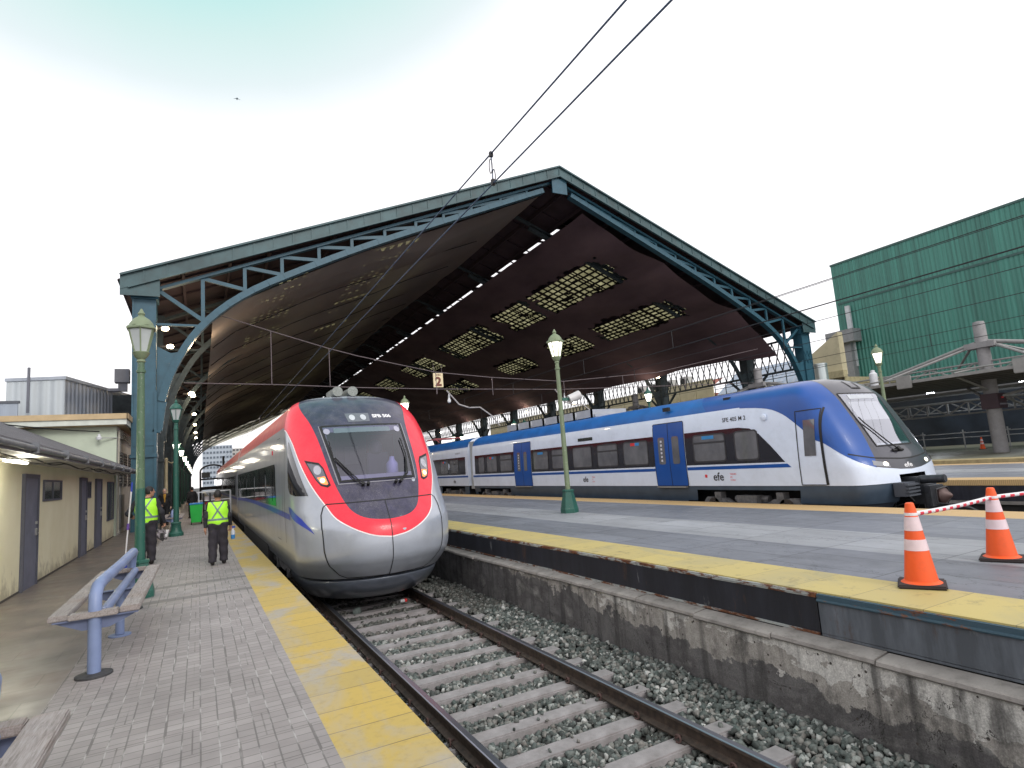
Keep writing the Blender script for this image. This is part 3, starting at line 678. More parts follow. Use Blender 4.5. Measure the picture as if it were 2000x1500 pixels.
# dark mask: below, beside and above the windscreen opening (four patches butted together)
il = [p for p in inner]
def lerp_in(v):
    for a, b in zip(il[:-1], il[1:]):
        if (a[1]-v)*(b[1]-v) <= 0 and a[1] != b[1]: return a[0]+(b[0]-a[0])*(v-a[1])/(b[1]-a[1])
    return il[-1][0]
lowv, topv = 5.98, 8.86
lo = [p for p in il if p[1] < lowv]+[(lerp_in(lowv), lowv)]
patch('dark_mask', RT, lo+[(-p[0]-.04, p[1]) for p in lo[::-1][:-1]], navy, train, .003)
hi = [(lerp_in(topv), topv)]+[p for p in il if p[1] > topv]
patch('dark_mask', RT, hi+[(-p[0]-.04, p[1]) for p in hi[::-1]], navy, train, .003)
for s in (1, -1):
    seg = [(lerp_in(lowv), lowv)]+[p for p in il if lowv < p[1] < topv]+[(lerp_in(topv), topv), (-.76, topv), (-.61, lowv)]
    patch('dark_mask', RT, seg if s == 1 else [(-p[0]-.04, p[1]) for p in seg][::-1], navy, train, .003)
# windscreen, its rubber frame, interior
wg = glassmat('windscreen_glass', (.66, .62, .80), .07)
patch('windscreen', RT, chaikin([(-.775, 8.82), (-.625, 6.03), (.585, 6.03), (.735, 8.82)], 0), wg, train, .012, .05, .2)
fr = MB(); ribbon(fr, RT, [(-.79, 8.86), (-.63, 5.99), (.59, 5.99), (.75, 8.86), (-.79, 8.86)], .05, .014); fr.build('screen_frame', black_line, train)
g2 = MB(); ribbon(g2, RT, [(-.83, 8.9), (-.67, 5.86), (.63, 5.86), (.79, 8.9)], .018, .009); g2.build('screen_frame', mat('grey_trim', (.25, .25, .28), .4), train)
patch('destination_blind', RT, [(-.56, 8.42), (.47, 8.42), (.47, 8.70), (-.56, 8.70)], mat('blind_glass', (.10, .14, .17), .1, coat=1.), train, .013)
for u in (-.69, .62):
    patch('marker_lamp', RT, [(u+.062*math.cos(a), 8.53+.17*math.sin(a)) for a in np.linspace(0, 2*PI, 16)[:-1]], mat('lamp_lens', (.35, .35, .45), .15, coat=1.), train, .016)
cabm = mat('cab_lining', (.30, .27, .33), .7); cabd = mat('cab_dark', (.03, .03, .045), .6)
mb = MB().box(1.8, 4.3, 13.9, 13.94, 1.1, 3.1); mb.box(2.05, 4.05, 11.5, 13.9, 1.15, 1.2); mb.box(1.78, 1.8, 13.1, 13.9, 1.2, 2.6); mb.box(4.3, 4.32, 13.1, 13.9, 1.2, 2.6); mb.box(2.1, 4.0, 13.2, 13.9, 2.85, 2.88)
ci = mb.build('cab_interior', cabm, train)
MB().box(2.2, 2.75, 13.84, 13.88, 1.3, 2.7).build('cab_door', mat('cab_door_teal', (.10, .22, .22), .6), ci); MB().box(3.45, 4.1, 13.84, 13.88, 1.3, 2.6).build('cab_curtain', mat('cab_red', (.35, .08, .10), .7), ci)
MB().box(2.95, 3.25, 13.85, 13.88, 1.95, 2.35).box(3.05, 3.15, 13.84, 13.85, 2.1, 2.25).build('cab_notice', mat('cab_pale', (.5, .5, .52), .7), ci)
MB().box(2.0, 4.1, 11.7, 12.2, 1.2, 1.62).build('console', cabd, ci, bevel=.03)
MB().box(3.15, 3.6, 12.6, 12.75, 1.2, 2.15).box(3.15, 3.6, 12.3, 12.7, 1.4, 1.55).lathe([(.02, 0), (.14, .03), (.15, .22), (.08, .3), (.01, .31)], 12, (3.35, 12.68, 2.1)).build('driver_seat', cabd, ci, bevel=.02)
MB().lathe([(.10, 0), (.13, .05), (.12, .28), (.06, .36), (.05, .42), (.01, .43)], 12, (3.5, 12.0, 1.6)).build('bottle_on_console', mat('pale_blue_plastic', (.45, .5, .75), .4), ci)
# headlamps
hl = mat('headlamp_glass', (.10, .10, .13), .12, coat=1.); refl = mat('lamp_reflector', (.45, .45, .5), .15, .8)
tail = mat('tail_lamp_lit', (1, .25, .06), .3, emit=1.6, ecol=(1, .12, .03)); tcore = mat('tail_lamp_core', (1, .8, .4), .3, emit=7., ecol=(1, .38, .14))
for s in (1, -1):
    f = (lambda p: p) if s == 1 else (lambda p: (-p[0]-.04, p[1]))
    poly = [(-1.25, 7.12), (-.95, 6.95), (-.88, 6.7), (-.80, 5.85), (-.86, 5.75), (-.98, 5.86), (-1.06, 6.15)]
    h = patch('headlamp', RT, [f(p) for p in poly][::s], black_line, train, .007, .05, .2); h['label'] = 'black rimmed lamp cluster with glowing amber lower lamp'
    cx = sum(p[0] for p in poly)/7; cy = sum(p[1] for p in poly)/7
    patch('lens', RT, [f((cx+(p[0]-cx)*.82, cy+(p[1]-cy)*.82)) for p in poly][::s], hl, h, .010, .05, .2)
    patch('reflector', RT, [f((-1.0+.075*math.cos(a), 6.6+.22*math.sin(a))) for a in np.linspace(0, 2*PI, 18)[:-1]][::s], refl, h, .013, .05, .2)
    patch('tail_lamp', RT, [f(p) for p in [(-1.02, 6.25), (-.88, 6.28), (-.845, 5.92), (-.87, 5.88), (-.95, 5.95)]][::s], tail, h, .014, .05, .2)
    patch('lamp_core', RT, [f((-.93+.045*math.cos(a), 6.1+.11*math.sin(a))) for a in np.linspace(0, 2*PI, 14)[:-1]][::s], tcore, h, .017, .05, .2)
# roof lamps, number, hood seams, horns
h = patch('roof_headlight', RT, [(-.29, 9.83), (.18, 9.83), (.15, 9.1), (-.25, 9.1)], mat('lamp_box_glass', (.12, .12, .15), .12, coat=1.), train, .008, .05, .2)
for u in (-.16, .05): patch('lamp_disc', RT, [(u+.055*math.cos(a), 9.45+.24*math.sin(a)) for a in np.linspace(0, 2*PI, 20)[:-1]][::1], mat('lamp_disc', (.62, .64, .68), .3, .3), h, .012, .03, .1)
surf_text('SFB 506', RT, .235, 9.42, .13, white_txt, train, 'fleet_number', .008, .95, 2.9, bold=.006)
sm = MB(); HL = [(-1.0, 4.70), (-1.06, 4.2), (-1.09, 3.3), (-1.08, 2.3), (-1.0, 1.4), (-.83, .45), (-.7, .12), (0, .06), (.66, .12), (.79, .45), (.93, 1.4), (1.01, 2.3), (1.02, 3.3), (1.02, 4.2), (.98, 4.7), (.9, 4.87), (-.02, 4.87), (-.93, 4.87), (-1.0, 4.70)]
ribbon(sm, RT, HL, .022, .0075); ribbon(sm, RT, [(-.02, 4.87), (-.02, .06)], .014, .0075); sm.build('hood_seam', black_line, train)
hm = MB()
for x in (2.86, 3.22): hm.lathe([(.02, 0), (.10, .01), (.115, .12)], 14, (0, 0, 0)); vs_ = hm.v
hm = MB()
for x in (2.78, 3.12): hm.tube([(x, 13.75, 3.58), (x, 13.55, 3.6)], .115, 16); hm.box(x-.11, x+.11, 13.7, 14.3, 3.5, 3.66)
hm.build('roof_horn', mat('horn_mesh', (.22, .24, .23), .6, .3, var=.5, sc=60), train)
for grp_ in (([(-.30, 5.72), (-.40, 5.92), (-.67, 7.05), (-.69, 7.9)], [(-.26, 5.75), (-.36, 5.97), (-.64, 7.05)]), ([(.27, 5.7), (.44, 6.1), (.56, 7.0), (.58, 7.9)], [(.31, 5.72), (.47, 6.1), (.56, 7.0)])):
    wp = MB()
    for pts in grp_: wp.tube([RT.P(u, v, .05) for u, v in pts], .012, 6)
    s_ = -1 if grp_[0][0][0] < 0 else 1
    for u in (s_*.30, s_*.22): wp.tube([RT.P(u, 5.72, .02), RT.P(u, 5.72, .09)], .03, 10)
    wp.build('windscreen_wiper', black_line, train)
# side: window band, cab side window, doors, stripe, roof colour
cv = lambda y, z: RT.S(y, z)
patch('cab_side_window', RT, [(-1.26, 5.40), (-1.62, 5.42), (-1.86, 5.55), (-1.95, 5.9), (-1.90, 6.8), (-1.74, 8.15), (-1.70, 8.15), (-1.60, 7.6), (-1.5, 7.0)], dglass, train, .005, .06, .2)
patch('window_band', RT, [(14.55, 1.14), (29.7, 1.12), (29.7, 2.08), (14.9, 2.08), (14.75, 2.0)], dglass, train, .004, 1.2, .3, conv=cv)
for k in range(8):
    y0 = 15.3+k*1.78
    if y0+1.4 < 29.7:
        patch('side_window', RT, rrect(y0, y0+1.45, 1.22, 2.0, .12, .10), dglass2, train, .008, .5, .3, conv=cv)
def wave(y): return 1.04+.10*math.sin((y-12.2)/17*PI*.9)-.05
up = [(y, wave(y)+.055) for y in np.linspace(12.25, 29.7, 24)]; dn = [(y, wave(y)-.055) for y in np.linspace(29.7, 12.25, 24)]
patch('blue_wave_stripe', RT, up+dn, blue_p, train, .0055, .9, .2, conv=cv)
patch('blue_wave_stripe', RT, [(-2.0, 4.72), (-1.85, 4.42)] and [(-2.02, 4.40), (-1.88, 4.05), (-1.24, 2.91), (-1.5, 3.98), (-1.85, 4.70), (-2.02, 4.80)], blue_p, train, .0055, .06, .15)
for pts, w_, nm in (([(13.0, 2.6), (13.02, .45)], .035, 'door_seam'), ([(13.9, 2.62), (14.5, 2.62), (14.5, .45), (13.9, .45), (13.9, 2.62)], .012, 'door_outline'), ([(29.86, 2.7), (29.86, .3)], .05, 'door_seam'), ([(13.35, 1.9), (13.35, 1.0)], .03, 'grab_rail')):
    dl = MB(); ribbon(dl, RT, pts, w_, .009, conv=cv, du=.5); dl.build(nm, black_line, train)
MB().box(1.515, 1.535, 15.0, 15.04, 2.3, 2.4).lathe([(.04, 0), (.04, .02)], 10, (1.54, 13.9, 2.38)).build('side_marker', red_p, train)
# skirt and apron below the shell
mb = MB(); APR = [(-.14, 1.22, 11.02, 1.6), (-.20, 1.32, 10.98, 1.6), (-.38, 1.27, 11.12, 1.6), (-.54, 1.16, 11.38, 1.55), (-.58, 1.05, 11.5, 1.5)]
AP = Nose(APR, 3.05, 2.0, .85, 14.2); AP.body('apron', [mat('apron_grey', (.13, .15, .19), .3, .3, coat=.5, var=.15)], train, 60, 20)
DK = [(-.22, 1.20, 11.1, 1.6), (-.16, 1.22, 11.05, 1.6), (-.10, 1.25, 11.02, 1.6)]
Nose(DK, 3.05, 2.0, .85, 14.2).body('underside', [under], train, 50, 6)
MB().box(1.75, 4.35, 13.9, 29.5, -.35, -.125).box(1.62, 4.48, 17.5, 26.5, -.5, .05).build('underframe', under, train)
for y in (15.2, 27.4): bogie(train, 3.05, y)
prevy = 30.25
for ci_, (a, b) in enumerate(((30.3, 50.0), (50.4, 70.0))):
    car = carriage(RK, 3.05, a, b, 'carriage', [silver, roof_r, roof_d], train, zs=(2.8, 3.4))
    conv = None
    for nm, poly, m_, of in (('window_band', [(a+1.5, 1.12), (b-1.5, 1.12), (b-1.5, 2.08), (a+1.5, 2.08)], dglass, .004), ('blue_wave_stripe', [(a, .96), (b, .96), (b, 1.05), (a, 1.05)], blue_p, .004)):
        patch(nm, sR, poly, m_, car, of, 2.5, .15)
    for k in range(9): patch('side_window', sR, rrect(a+1.9+k*1.8, a+3.3+k*1.8, 1.22, 2.0, .12, .1), dglass2, car, .008, .6, .3)
    MB().box(2.0, 4.1, a-.45, a+.05, .2, 3.2).build('gangway', under, car); MB().box(1.75, 4.35, a, b, -.5, -.125).build('underframe', under, car)

# ------------------------------------------------------------------ blue and white commuter train
BK = [(.70,1.45,7.33,.75),(.95,1.46,7.36,.75),(1.15,1.47,7.42,.75),(1.45,1.47,7.6,.75),(1.9,1.46,7.83,.75),(2.3,1.44,8.05,.75),(2.62,1.40,8.23,.75),(2.85,1.3,8.42,.8),(3.0,1.12,8.6,.8),(3.09,.85,8.8,.8),(3.14,.42,9.1,.8),(3.15,0,9.4,.8)]
BT = Nose(BK, 13.45, 1.7, .5, 27.15); sB = Side(BK, 13.45)
whitep = mat('white_paint', (.68, .76, .90), .3, coat=.3, var=.05, sc=1.5, dirt=.10); bluep = mat('royal_blue_paint', (.002, .068, .32), .32, coat=.15, var=.08, sc=1.5); maskp = mat('charcoal_mask', (.045, .045, .06), .3, coat=.5, var=.15)
skirtp = mat('slate_skirt', (.045, .07, .105), .45, var=.15); roofb = mat('blue_roof', (.012, .12, .40), .4, var=.15, sc=2, dirt=.12)
bt = thing('commuter_train', 'blue and white electric commuter train with exposed coupler standing beyond the grey island platform', 'train', (0, 0, 0))
def hole_b(u, v): return (3.2 < v < 6.1 and abs(u) < .47+.04*(v-3)) or (v < .62 and abs(u) < .36)
BT.body('leading_carriage', [whitep, bluep, roofb, maskp], bt, nu=160, nv=110, hole=hole_b, mf=lambda u, v: 3 if v > 6.1 and 0 < u < 2 else (v > 6.1)+(v > 6.1 and abs(u) > 4.3))
cvb = lambda y, z: BT.S(y, z)
# blue: nose flank sweeping down, and the roof line
def nb(y, z): return BT.S(y, z)
nz = [(-.28, 1.07), (-.88, 1.55), (-1.25, 2.24), (-1.49, 2.87), (-1.69, 3.49), (-1.83, 4.05), (-1.96, 4.64), (-2.12, 5.22), (-2.44, 5.74), (-3.26, 6.08), (-4.5, 6.13)]
L0 = chaikin(nz, 2, False)
mask_edge = [(-1.5, 9.9), (-1.15, 9.5), (-.90, 8.9), (-.72, 7.65), (-.66, 6.22), (-.62, 5.15), (-.61, 4.16), (-.64, 3.35), (-.74, 2.32), (-.84, 1.5)]
ME = chaikin(mask_edge, 2, False)
def me_at(v):
    for a, b in zip(ME[:-1], ME[1:]):
        if (a[1]-v)*(b[1]-v) <= 0 and a[1] != b[1]: return a[0]+(b[0]-a[0])*(v-a[1])/(b[1]-a[1])
    return ME[-1][0]
fl_ = [p for p in L0 if p[0] <= -.84]
for s in (1, -1):
    fl2 = [p for p in fl_ if p[1] < 6.05]; poly = fl2+[(-3.0, 6.12)]+[p for p in ME if p[1] < 6.12]
    poly = fl2+[(fl2[-1][0], 6.14), (me_at(6.14), 6.14)]+[p for p in ME if p[1] < 6.1]
    patch('blue_flank', BT, poly if s == 1 else [(-p[0], p[1]) for p in poly][::-1], bluep if s == 1 else maskp, bt, .005, .05, .2)
cvr = lambda y, z: BT.S(y, z, 1)
# charcoal mask around the screen
lowv, topv = 3.08, 6.2
bot = [p for p in L0 if p[0] > -.85]
lo = [(0, .98)]+bot[::1]+[(me_at(1.5), 1.5)]+[(me_at(v), v) for v in (2, 2.6, lowv)]
patch('charcoal_mask', BT, lo+[(-p[0], p[1]) for p in lo[1:][::-1]], maskp, bt, .003, .08, .2)
hi = [(me_at(v), v) for v in (topv, 7, 7.65, 8.3, 8.9, 9.5)]+[(-1.5, 9.9)]
patch('charcoal_mask', BT, hi+[(-p[0], p[1]) for p in hi[::-1]], maskp, bt, .003, .1, .3)
for s in (1, -1):
    seg = [(me_at(v), v) for v in (lowv, 3.35, 4.16, 5.15, topv)]+[(-.44, topv), (-.44, lowv)]
    patch('charcoal_mask', BT, seg if s == 1 else [(-p[0], p[1]) for p in seg][::-1], maskp, bt, .003)
patch('windscreen', BT, [(-.56, 6.25), (-.49, 3.05), (.49, 3.05), (.62, 6.25)], glassmat('screen_glass_pale', (.8, .82, .85), .36, .03), bt, .010, .06, .2)
fr = MB(); ribbon(fr, BT, [(-.57, 6.27), (-.49, 3.05), (.49, 3.05), (.63, 6.27), (-.57, 6.27)], .035, .012); fr.build('screen_frame', black_line, bt)
ci = MB().box(12.25, 14.65, 9.6, 9.64, .9, 2.7).box(12.2, 14.7, 7.9, 9.6, 1.1, 1.15).build('cab_interior', mat('cab_grey', (.2, .2, .22), .7), bt)
MB().box(12.5, 14.4, 7.85, 8.3, 1.15, 1.5).build('console', cabd, ci, bevel=.03); MB().lathe([(.03, 0), (.16, .05), (.17, .3), (.1, .42), (.02, .46)], 12, (13.9, 8.3, 1.5)).build('driver_seat', cabd, ci)
patch('destination_blind', BT, [(-.36, 5.75), (.36, 5.75), (.36, 6.12), (-.36, 6.12)], mat('blind_pale', (.5, .53, .58), .3), bt, .014)
patch('sky_reflection_panel', BT, [(-.52, 4.4), (.52, 4.4), (.60, 5.6), (-.53, 5.6)], mat('sky_reflection_panel', (.85, .87, .9), .6), bt, -.02)  # white panel behind the glass, standing in for the sky's reflection
h = MB(); ribbon(h, BT, [(-.02, 8.13), (0, 6.9), (.26, 6.86), (.32, 7.95)], .05, .012); h.build('roof_hatch', black_line, bt)
hlm = mat('headlight_lit', (1, .95, .8), .3, emit=3.2, ecol=(1, .9, .66)); hlg = mat('headlight_glass', (.22, .23, .25), .15, coat=1.)
for s in (1, -1):
    p_ = [(-.85, 2.15), (-.88, 1.72), (-.5, 1.33), (-.52, 1.88)]
    q = patch('headlight', BT, p_ if s == 1 else [(-a, b) for a, b in p_][::-1], hlg, bt, .007, .05, .2)
    patch('lamp', BT, [(s*(-.585)+.06*math.cos(a), 1.75+.20*math.sin(a)) for a in np.linspace(0, 2*PI, 16)[:-1]], hlm, q, .011, .03, .1)
surf_text('efe', BT, -.17, 1.22, .2, white_txt, bt, 'operator_logo', .008, .9, 3.6, bold=.004)
sm = MB(); ribbon(sm, BT, [(-1.3, 2.72), (-1.15, 2.61), (-.74, 2.32), (-.14, 2.10), (.14, 2.10), (.74, 2.32), (1.15, 2.61)], .03, .009); sm.build('hood_seam', black_line, bt)
wp = MB(); q = [BT.P(u, v, .045) for u, v in [(-.08, 2.75), (-.2, 3.2), (-.46, 4.2), (-.50, 4.5)]]; wp.tube(q, .014, 6); wp.tube([BT.P(-.08, 2.75, .0), BT.P(-.08, 2.75, .08)], .05, 8); wp.tube([BT.P(-.22, 2.7, .02), BT.P(.05, 2.7, .02)], .03, 6); wp.build('windscreen_wiper', black_line, bt)
# flank: window band, windows, doors
winm = NT('train_window'); winm.set(Base_Color=winm.ramp(winm.noise(1.4, 5, winm.vec((1, 1.5, 1.2))), [(.3, (.09, .09, .10)), (.7, (.17, .17, .18))]), Roughness=.10, Coat_Weight=1.); winm = winm.m
frm = mat('window_frame_rubber', (.03, .03, .035), .5)
bandm = mat('black_window_band', (.012, .010, .014), .12, coat=1.)
patch('window_band', BT, [(12.45, 1.26), (9.30, 1.25), (9.65, 1.65), (9.95, 1.95), (10.2, 2.1), (10.55, 2.15), (12.45, 2.15)][::-1], bandm, bt, .004, .3, .15, conv=cvb)
patch('window_band', BT, [(13.76, 1.26), (21.2, 1.26), (21.2, 2.15), (13.76, 2.15)], bandm, bt, .004, 1.2, .15, conv=cvb)
patch('window_band', BT, [(22.75, 1.27), (26.85, 1.27), (26.85, 2.16), (22.75, 2.16)], bandm, bt, .004, 1.2, .15, conv=cvb)
patch('blue_stripe', BT, [(9.15, 1.125), (12.45, 1.125), (12.45, 1.21), (9.25, 1.21)][::-1], bluep, bt, .004, .5, .3, conv=cvb)
patch('blue_stripe', BT, [(13.76, 1.125), (21.2, 1.125), (21.2, 1.21), (13.76, 1.21)], bluep, bt, .004, 1.2, .3, conv=cvb)
patch('blue_stripe', BT, [(22.75, 1.125), (27.1, 1.125), (27.1, 1.21), (22.75, 1.21)], bluep, bt, .004, 1.2, .3, conv=cvb)
stick_r, stick_b = mat('red_sticker', (.6, .03, .04), .5), mat('blue_sticker', (.03, .22, .5), .5)
def bwin(S, conv, y0, y1, z0=1.32, z1=2.07, parent=bt, split=True, stick=None):
    f = patch('window_frame', S, rrect(y0, y1, z0, z1, .1, .1), frm, parent, .009, .5, .3, conv=conv); f.name = 'side_window'
    patch('pane', S, rrect(y0+.04, y1-.04, z0+.04, z1-.04, .08, .08), winm, f, .012, .5, .3, conv=conv)
    if split: mbb = MB(); ribbon(mbb, S, [(y0+.04, z0+.52), (y1-.04, z0+.52)], .05, .015, conv=conv, du=.5); mbb.build('bar', frm, f)
    if stick:
        ym = (y0+y1)/2; patch('sticker', S, [(ym, z1-.14), (ym+.22, z1-.14), (ym+.22, z1-.05), (ym, z1-.05)][::1], stick_r if stick == 'r' else stick_b, f, .016, .5, .3, conv=conv)
        patch('sticker', S, [(ym-.2, z1-.14), (ym, z1-.14), (ym, z1-.05), (ym-.2, z1-.05)], stick_b, f, .016, .5, .3, conv=conv)
for y0, y1, sp, st in ((9.98, 10.72, 0, None), (11.0, 12.15, 1, 'b'), (14.0, 15.2, 0, 'r'), (15.48, 16.62, 1, None), (16.94, 18.12, 0, None), (18.5, 19.58, 1, None), (19.85, 21.02, 0, 'b'), (22.9, 24.05, 1, None), (24.37, 25.45, 0, 'r'), (25.72, 26.4, 0, None)): bwin(BT, cvb, y0, y1, split=bool(sp), stick=st)
def bdoor(S, conv, y0, y1, parent):
    d = patch('passenger_door', S, rrect(y0, y1, .70, 2.5, .04, .06), bluep, parent, .010, .5, .3, conv=conv); ym = (y0+y1)/2
    mbb = MB(); ribbon(mbb, S, [(ym, 2.5), (ym, .7)], .02, .013, conv=conv, du=.5); mbb.build('door_seam', black_line, d); mbb = MB(); ribbon(mbb, S, rrect(y0, y1, .70, 2.5, .04, .06)+[(y1, 2.4)], .02, .012, conv=conv, du=.5); mbb.build('door_outline', black_line, d)
    for a in (ym-.42, ym+.16): patch('door_window', S, rrect(a, a+.28, 1.32, 2.1, .06, .06), winm, d, .014, .5, .3, conv=conv)
    mbb = MB()
    for k in range(6): mbb.add([S.P(*((conv or (lambda a, b: (a, b)))(ym+.27+dy, 1.40+.11*k+dz)), .016) for dy, dz in ((0, 0), (.07, 0), (.07, .06), (0, .06))], [(0, 1, 2, 3)])
    mbb.build('door_notice', mat('notice_white', (.6, .6, .66), .6), d, fixn=False)
    pt = S.P(*((conv or (lambda a, b: (a, b)))(ym, .68)), .03); MB().box(pt.x-.05, pt.x+.06, y0+.05, y1-.05, .655, .69).build('door_step', mat('step_metal', (.3, .3, .3), .5, .5), d)
bdoor(BT, cvb, 12.47, 13.74, bt); bdoor(BT, cvb, 21.22, 22.72, bt)
cvd = lambda y, z: (BT.ub(y, BT.vz(z)), BT.vz(z))
cdm = MB(); ribbon(cdm, BT, [(8.35, 2.38), (8.90, 2.37), (8.95, .72), (8.345, .72), (8.35, 2.38)], .022, .011, conv=cvd, du=.06, dv=.06); cdo = cdm.build('cab_door', black_line, bt)
cdm = MB(); ribbon(cdm, BT, [(8.32, 2.40), (8.315, .72)], .045, .012, conv=cvd, du=.06, dv=.06); cdm.build('door_gap', black_line, cdo)
patch('cab_door_window', BT, [(8.72, 2.16), (8.44, 2.16), (8.49, 1.36), (8.77, 1.36)], winm, cdo, .014, .05, .05, conv=cvd)
surf_text('SFE 405 M 2', BT, 11.05, 2.33, .15, dark_txt, bt, 'fleet_number', .007, -1, 1, conv=cvb, bold=.002)
surf_text('efe', BT, 11.55, .84, .30, dark_txt, bt, 'operator_logo', .007, -1, 1, conv=cvb, bold=.004); surf_text('efe', BT, 17.6, .84, .26, dark_txt, bt, 'operator_logo', .007, -1, 1, conv=cvb, bold=.004)
for y, s_ in ((10.98, .06), (17.05, .055)):
    for k, w in enumerate(('TRENES', 'DE', 'CHILE')): surf_text(w, BT, y, .98-.075*k, s_, red_txt, bt, 'operator_caption', .007, -1, 1, conv=cvb)
patch('red_square', BT, [(11.75, .92), (11.83, .92), (11.83, 1.0), (11.75, 1.0)], red_txt, bt, .007, .5, .3, conv=cvb)
patch('destination_display', BT, rrect(16.85, 17.75, 2.26, 2.37, .02, .02), mat('display', (.02, .03, .03), .2), bt, .008, .5, .3, conv=cvb)
MB().lathe([(.09, 0), (.08, .04), (.02, .06)], 12, (0, 0, 0)).build('camera_dome', whitep, bt, loc=(12.0, 9.75, 2.33)).rotation_euler = (0, -PI/2, 0)
MB().box(12.03, 12.10, 13.0, 13.25, 2.84, 2.95).box(12.2, 12.3, 10.9, 11.1, 2.86, 2.97).build('roof_vent', black_line, bt)
# slate skirt
SK = [(.30, 1.38, 7.42, .75), (.40, 1.40, 7.38, .75), (.56, 1.43, 7.34, .75), (.695, 1.44, 7.34, .75)]
SN = Nose(SK, 13.45, 1.7, .5, 27.1)
SN.body('skirt', [skirtp], bt, 60, 8, hole=lambda u, v: (abs(u) < .42) or (v < 2.3 and (2.6 < -u < 5.75 or 17.0 < -u < 20.2)))
SK2 = [(-.25, 1.2, 7.8, .75), (0, 1.30, 7.65, .75), (.3, 1.36, 7.45, .75)]
Nose(SK2, 13.45, 1.7, .5, 10.2).body('lower_fairing', [mat('dark_fairing', (.04, .05, .07), .5)], bt, 50, 8, hole=lambda u, v: abs(u) < .42)
MB().box(12.6, 14.3, 9.0, 26.9, -.1, .62).build('underframe', under, bt)
MB().box(12.01, 12.04, 12.6, 22.9, -.3, .30).build('skirt_panel', skirtp, bt)
for y in (10.55, 24.9): bogie(bt, 13.45, y, 1.33, .36)
# coupler pocket and coupler
MB().box(12.9, 14.0, 8.1, 8.15, -.1, 1.1).box(12.9, 12.93, 7.5, 8.1, -.1, 1.0).box(13.97, 14.0, 7.5, 8.1, -.1, 1.0).build('coupler_pocket', mat('pocket_black', (.004, .004, .005), .9), bt)
cpm = mat('coupler_iron', (.05, .055, .065), .45, .5, var=.3, sc=12)
cp = MB(); cp.tube([(13.45, 8.1, .42), (13.45, 6.9, .40)], [.13, .12], 12); cp.box(13.22, 13.68, 6.62, 6.9, .22, .62); cp.tube([(13.33, 6.75, .72), (13.33, 6.25, .74)], .085, 12); cp.box(13.2, 13.5, 6.7, 7.3, .62, .78)
cp.box(13.18, 13.72, 6.5, 6.62, .18, .60); coupler = cp.build('coupler', cpm, bt, bevel=.015); coupler.location = (-.02, .42, .0)
MB().lathe([(.16, 0), (.17, .05), (.14, .10), (.10, .12), (.04, .20), (.01, .22)], 16, (0, 0, 0)).build('coupler_face', mat('coupler_cone', (.11, .07, .065), .5, .3), coupler, loc=(13.55, 6.5, .38)).rotation_euler = (PI/2, 0, 0)
b_ = MB(); b_.tube([(13.1, 7.6, .75), (13.05, 7.1, .72), (13.12, 6.8, .3), (13.1, 7.2, .18), (13.0, 7.6, .2)], .018, 6); b_.tube([(13.6, 6.5, .2), (13.75, 6.1, .12), (13.8, 5.7, -.1)], .022, 6); b_.tube([(13.3, 6.45, .52), (13.62, 6.4, .56), (13.75, 6.4, .38), (13.6, 6.42, .2), (13.3, 6.45, .25), (13.3, 6.45, .52)], .014, 6)
b_.build('coupler_hose', mat('hose', (.04, .04, .045), .5), coupler)
bf = MB(); bf.box(12.68, 13.05, 7.12, 7.36, .42, .70)
for k in range(4): bf.box(12.66, 13.07, 7.05, 7.12, .43+.07*k, .465+.07*k)
bf.build('anticlimber', mat('anticlimber', (.08, .09, .11), .5, .3), bt)
# following carriages
for (a, b) in ((27.75, 47.3), (47.8, 67.4)):
    car = carriage(BK, 13.45, a, b, 'carriage', [whitep, roofb], bt, zs=(2.61,))
    patch('window_band', sB, [(a+.3, 1.27), (b-.4, 1.27), (b-.4, 2.16), (a+.3, 2.16)], bandm, car, .004, 2.5, .2)
    patch('blue_stripe', sB, [(a, 1.125), (b, 1.125), (b, 1.21), (a, 1.21)], bluep, car, .004, 2.5, .3)
    for k in range(9):
        y0 = a+1.2+k*1.45
        if 3.6 < y0-a < 5.6: continue
        bwin(sB, None, y0, y0+1.15, parent=car, split=k % 2 == 0, stick='r' if k == 1 else None) if k < 3 else patch('side_window', sB, rrect(y0, y0+1.15, 1.32, 2.07, .1, .1), winm, car, .009, .5, .3)
    patch('passenger_door', sB, rrect(a+14.6, a+16, .7, 2.5, .04, .06), bluep, car, .01, .5, .3); surf_text('efe', sB, a+2.0, .84, .26, dark_txt, car, 'operator_logo', .007, -1, 1, bold=.003)
    surf_text('SFE 405 M 1', sB, a+1.6, 2.33, .13, dark_txt, car, 'fleet_number', .007, -1, 1)
    MB().box(12.03, 12.06, a+3.9, b-1, -.3, .70).box(12.03, 12.06, a+.1, a+.6, .2, .70).build('skirt', skirtp, car); MB().box(12.6, 14.3, a, b, -.1, .69).build('underframe', under, car); bogie(car, 13.45, a+2.2, 1.33, .36)
    MB().box(12.15, 14.75, a-.55, a+.05, .55, 2.9).build('gangway', mat('gangway_grey', (.34, .36, .37), .7), car)
pg = MB(); pg.tube([(12.6, 33.2, 3.2), (12.7, 34.0, 3.45), (12.7, 35.2, 3.45)], .03, 6); pg.tube([(14.2, 33.2, 3.2), (14.2, 34.0, 3.45), (14.2, 35.2, 3.45)], .03, 6)
for y in (34.0, 34.6, 35.2): pg.tube([(12.6, y, 3.45), (14.3, y, 3.45)], .03, 6)
pg.build('pantograph', mat('pantograph_red', (.45, .12, .12), .5), bt)
rv = MB().box(12.7, 14.2, 17.5, 24.5, 3.12, 3.22)
for y in range(6): rv.box(12.6, 12.66, 17.6+y*1.15, 18.55+y*1.15, 3.12, 3.40); rv.box(12.6, 14.2, 17.6+y*1.15, 17.66+y*1.15, 3.12, 3.40)
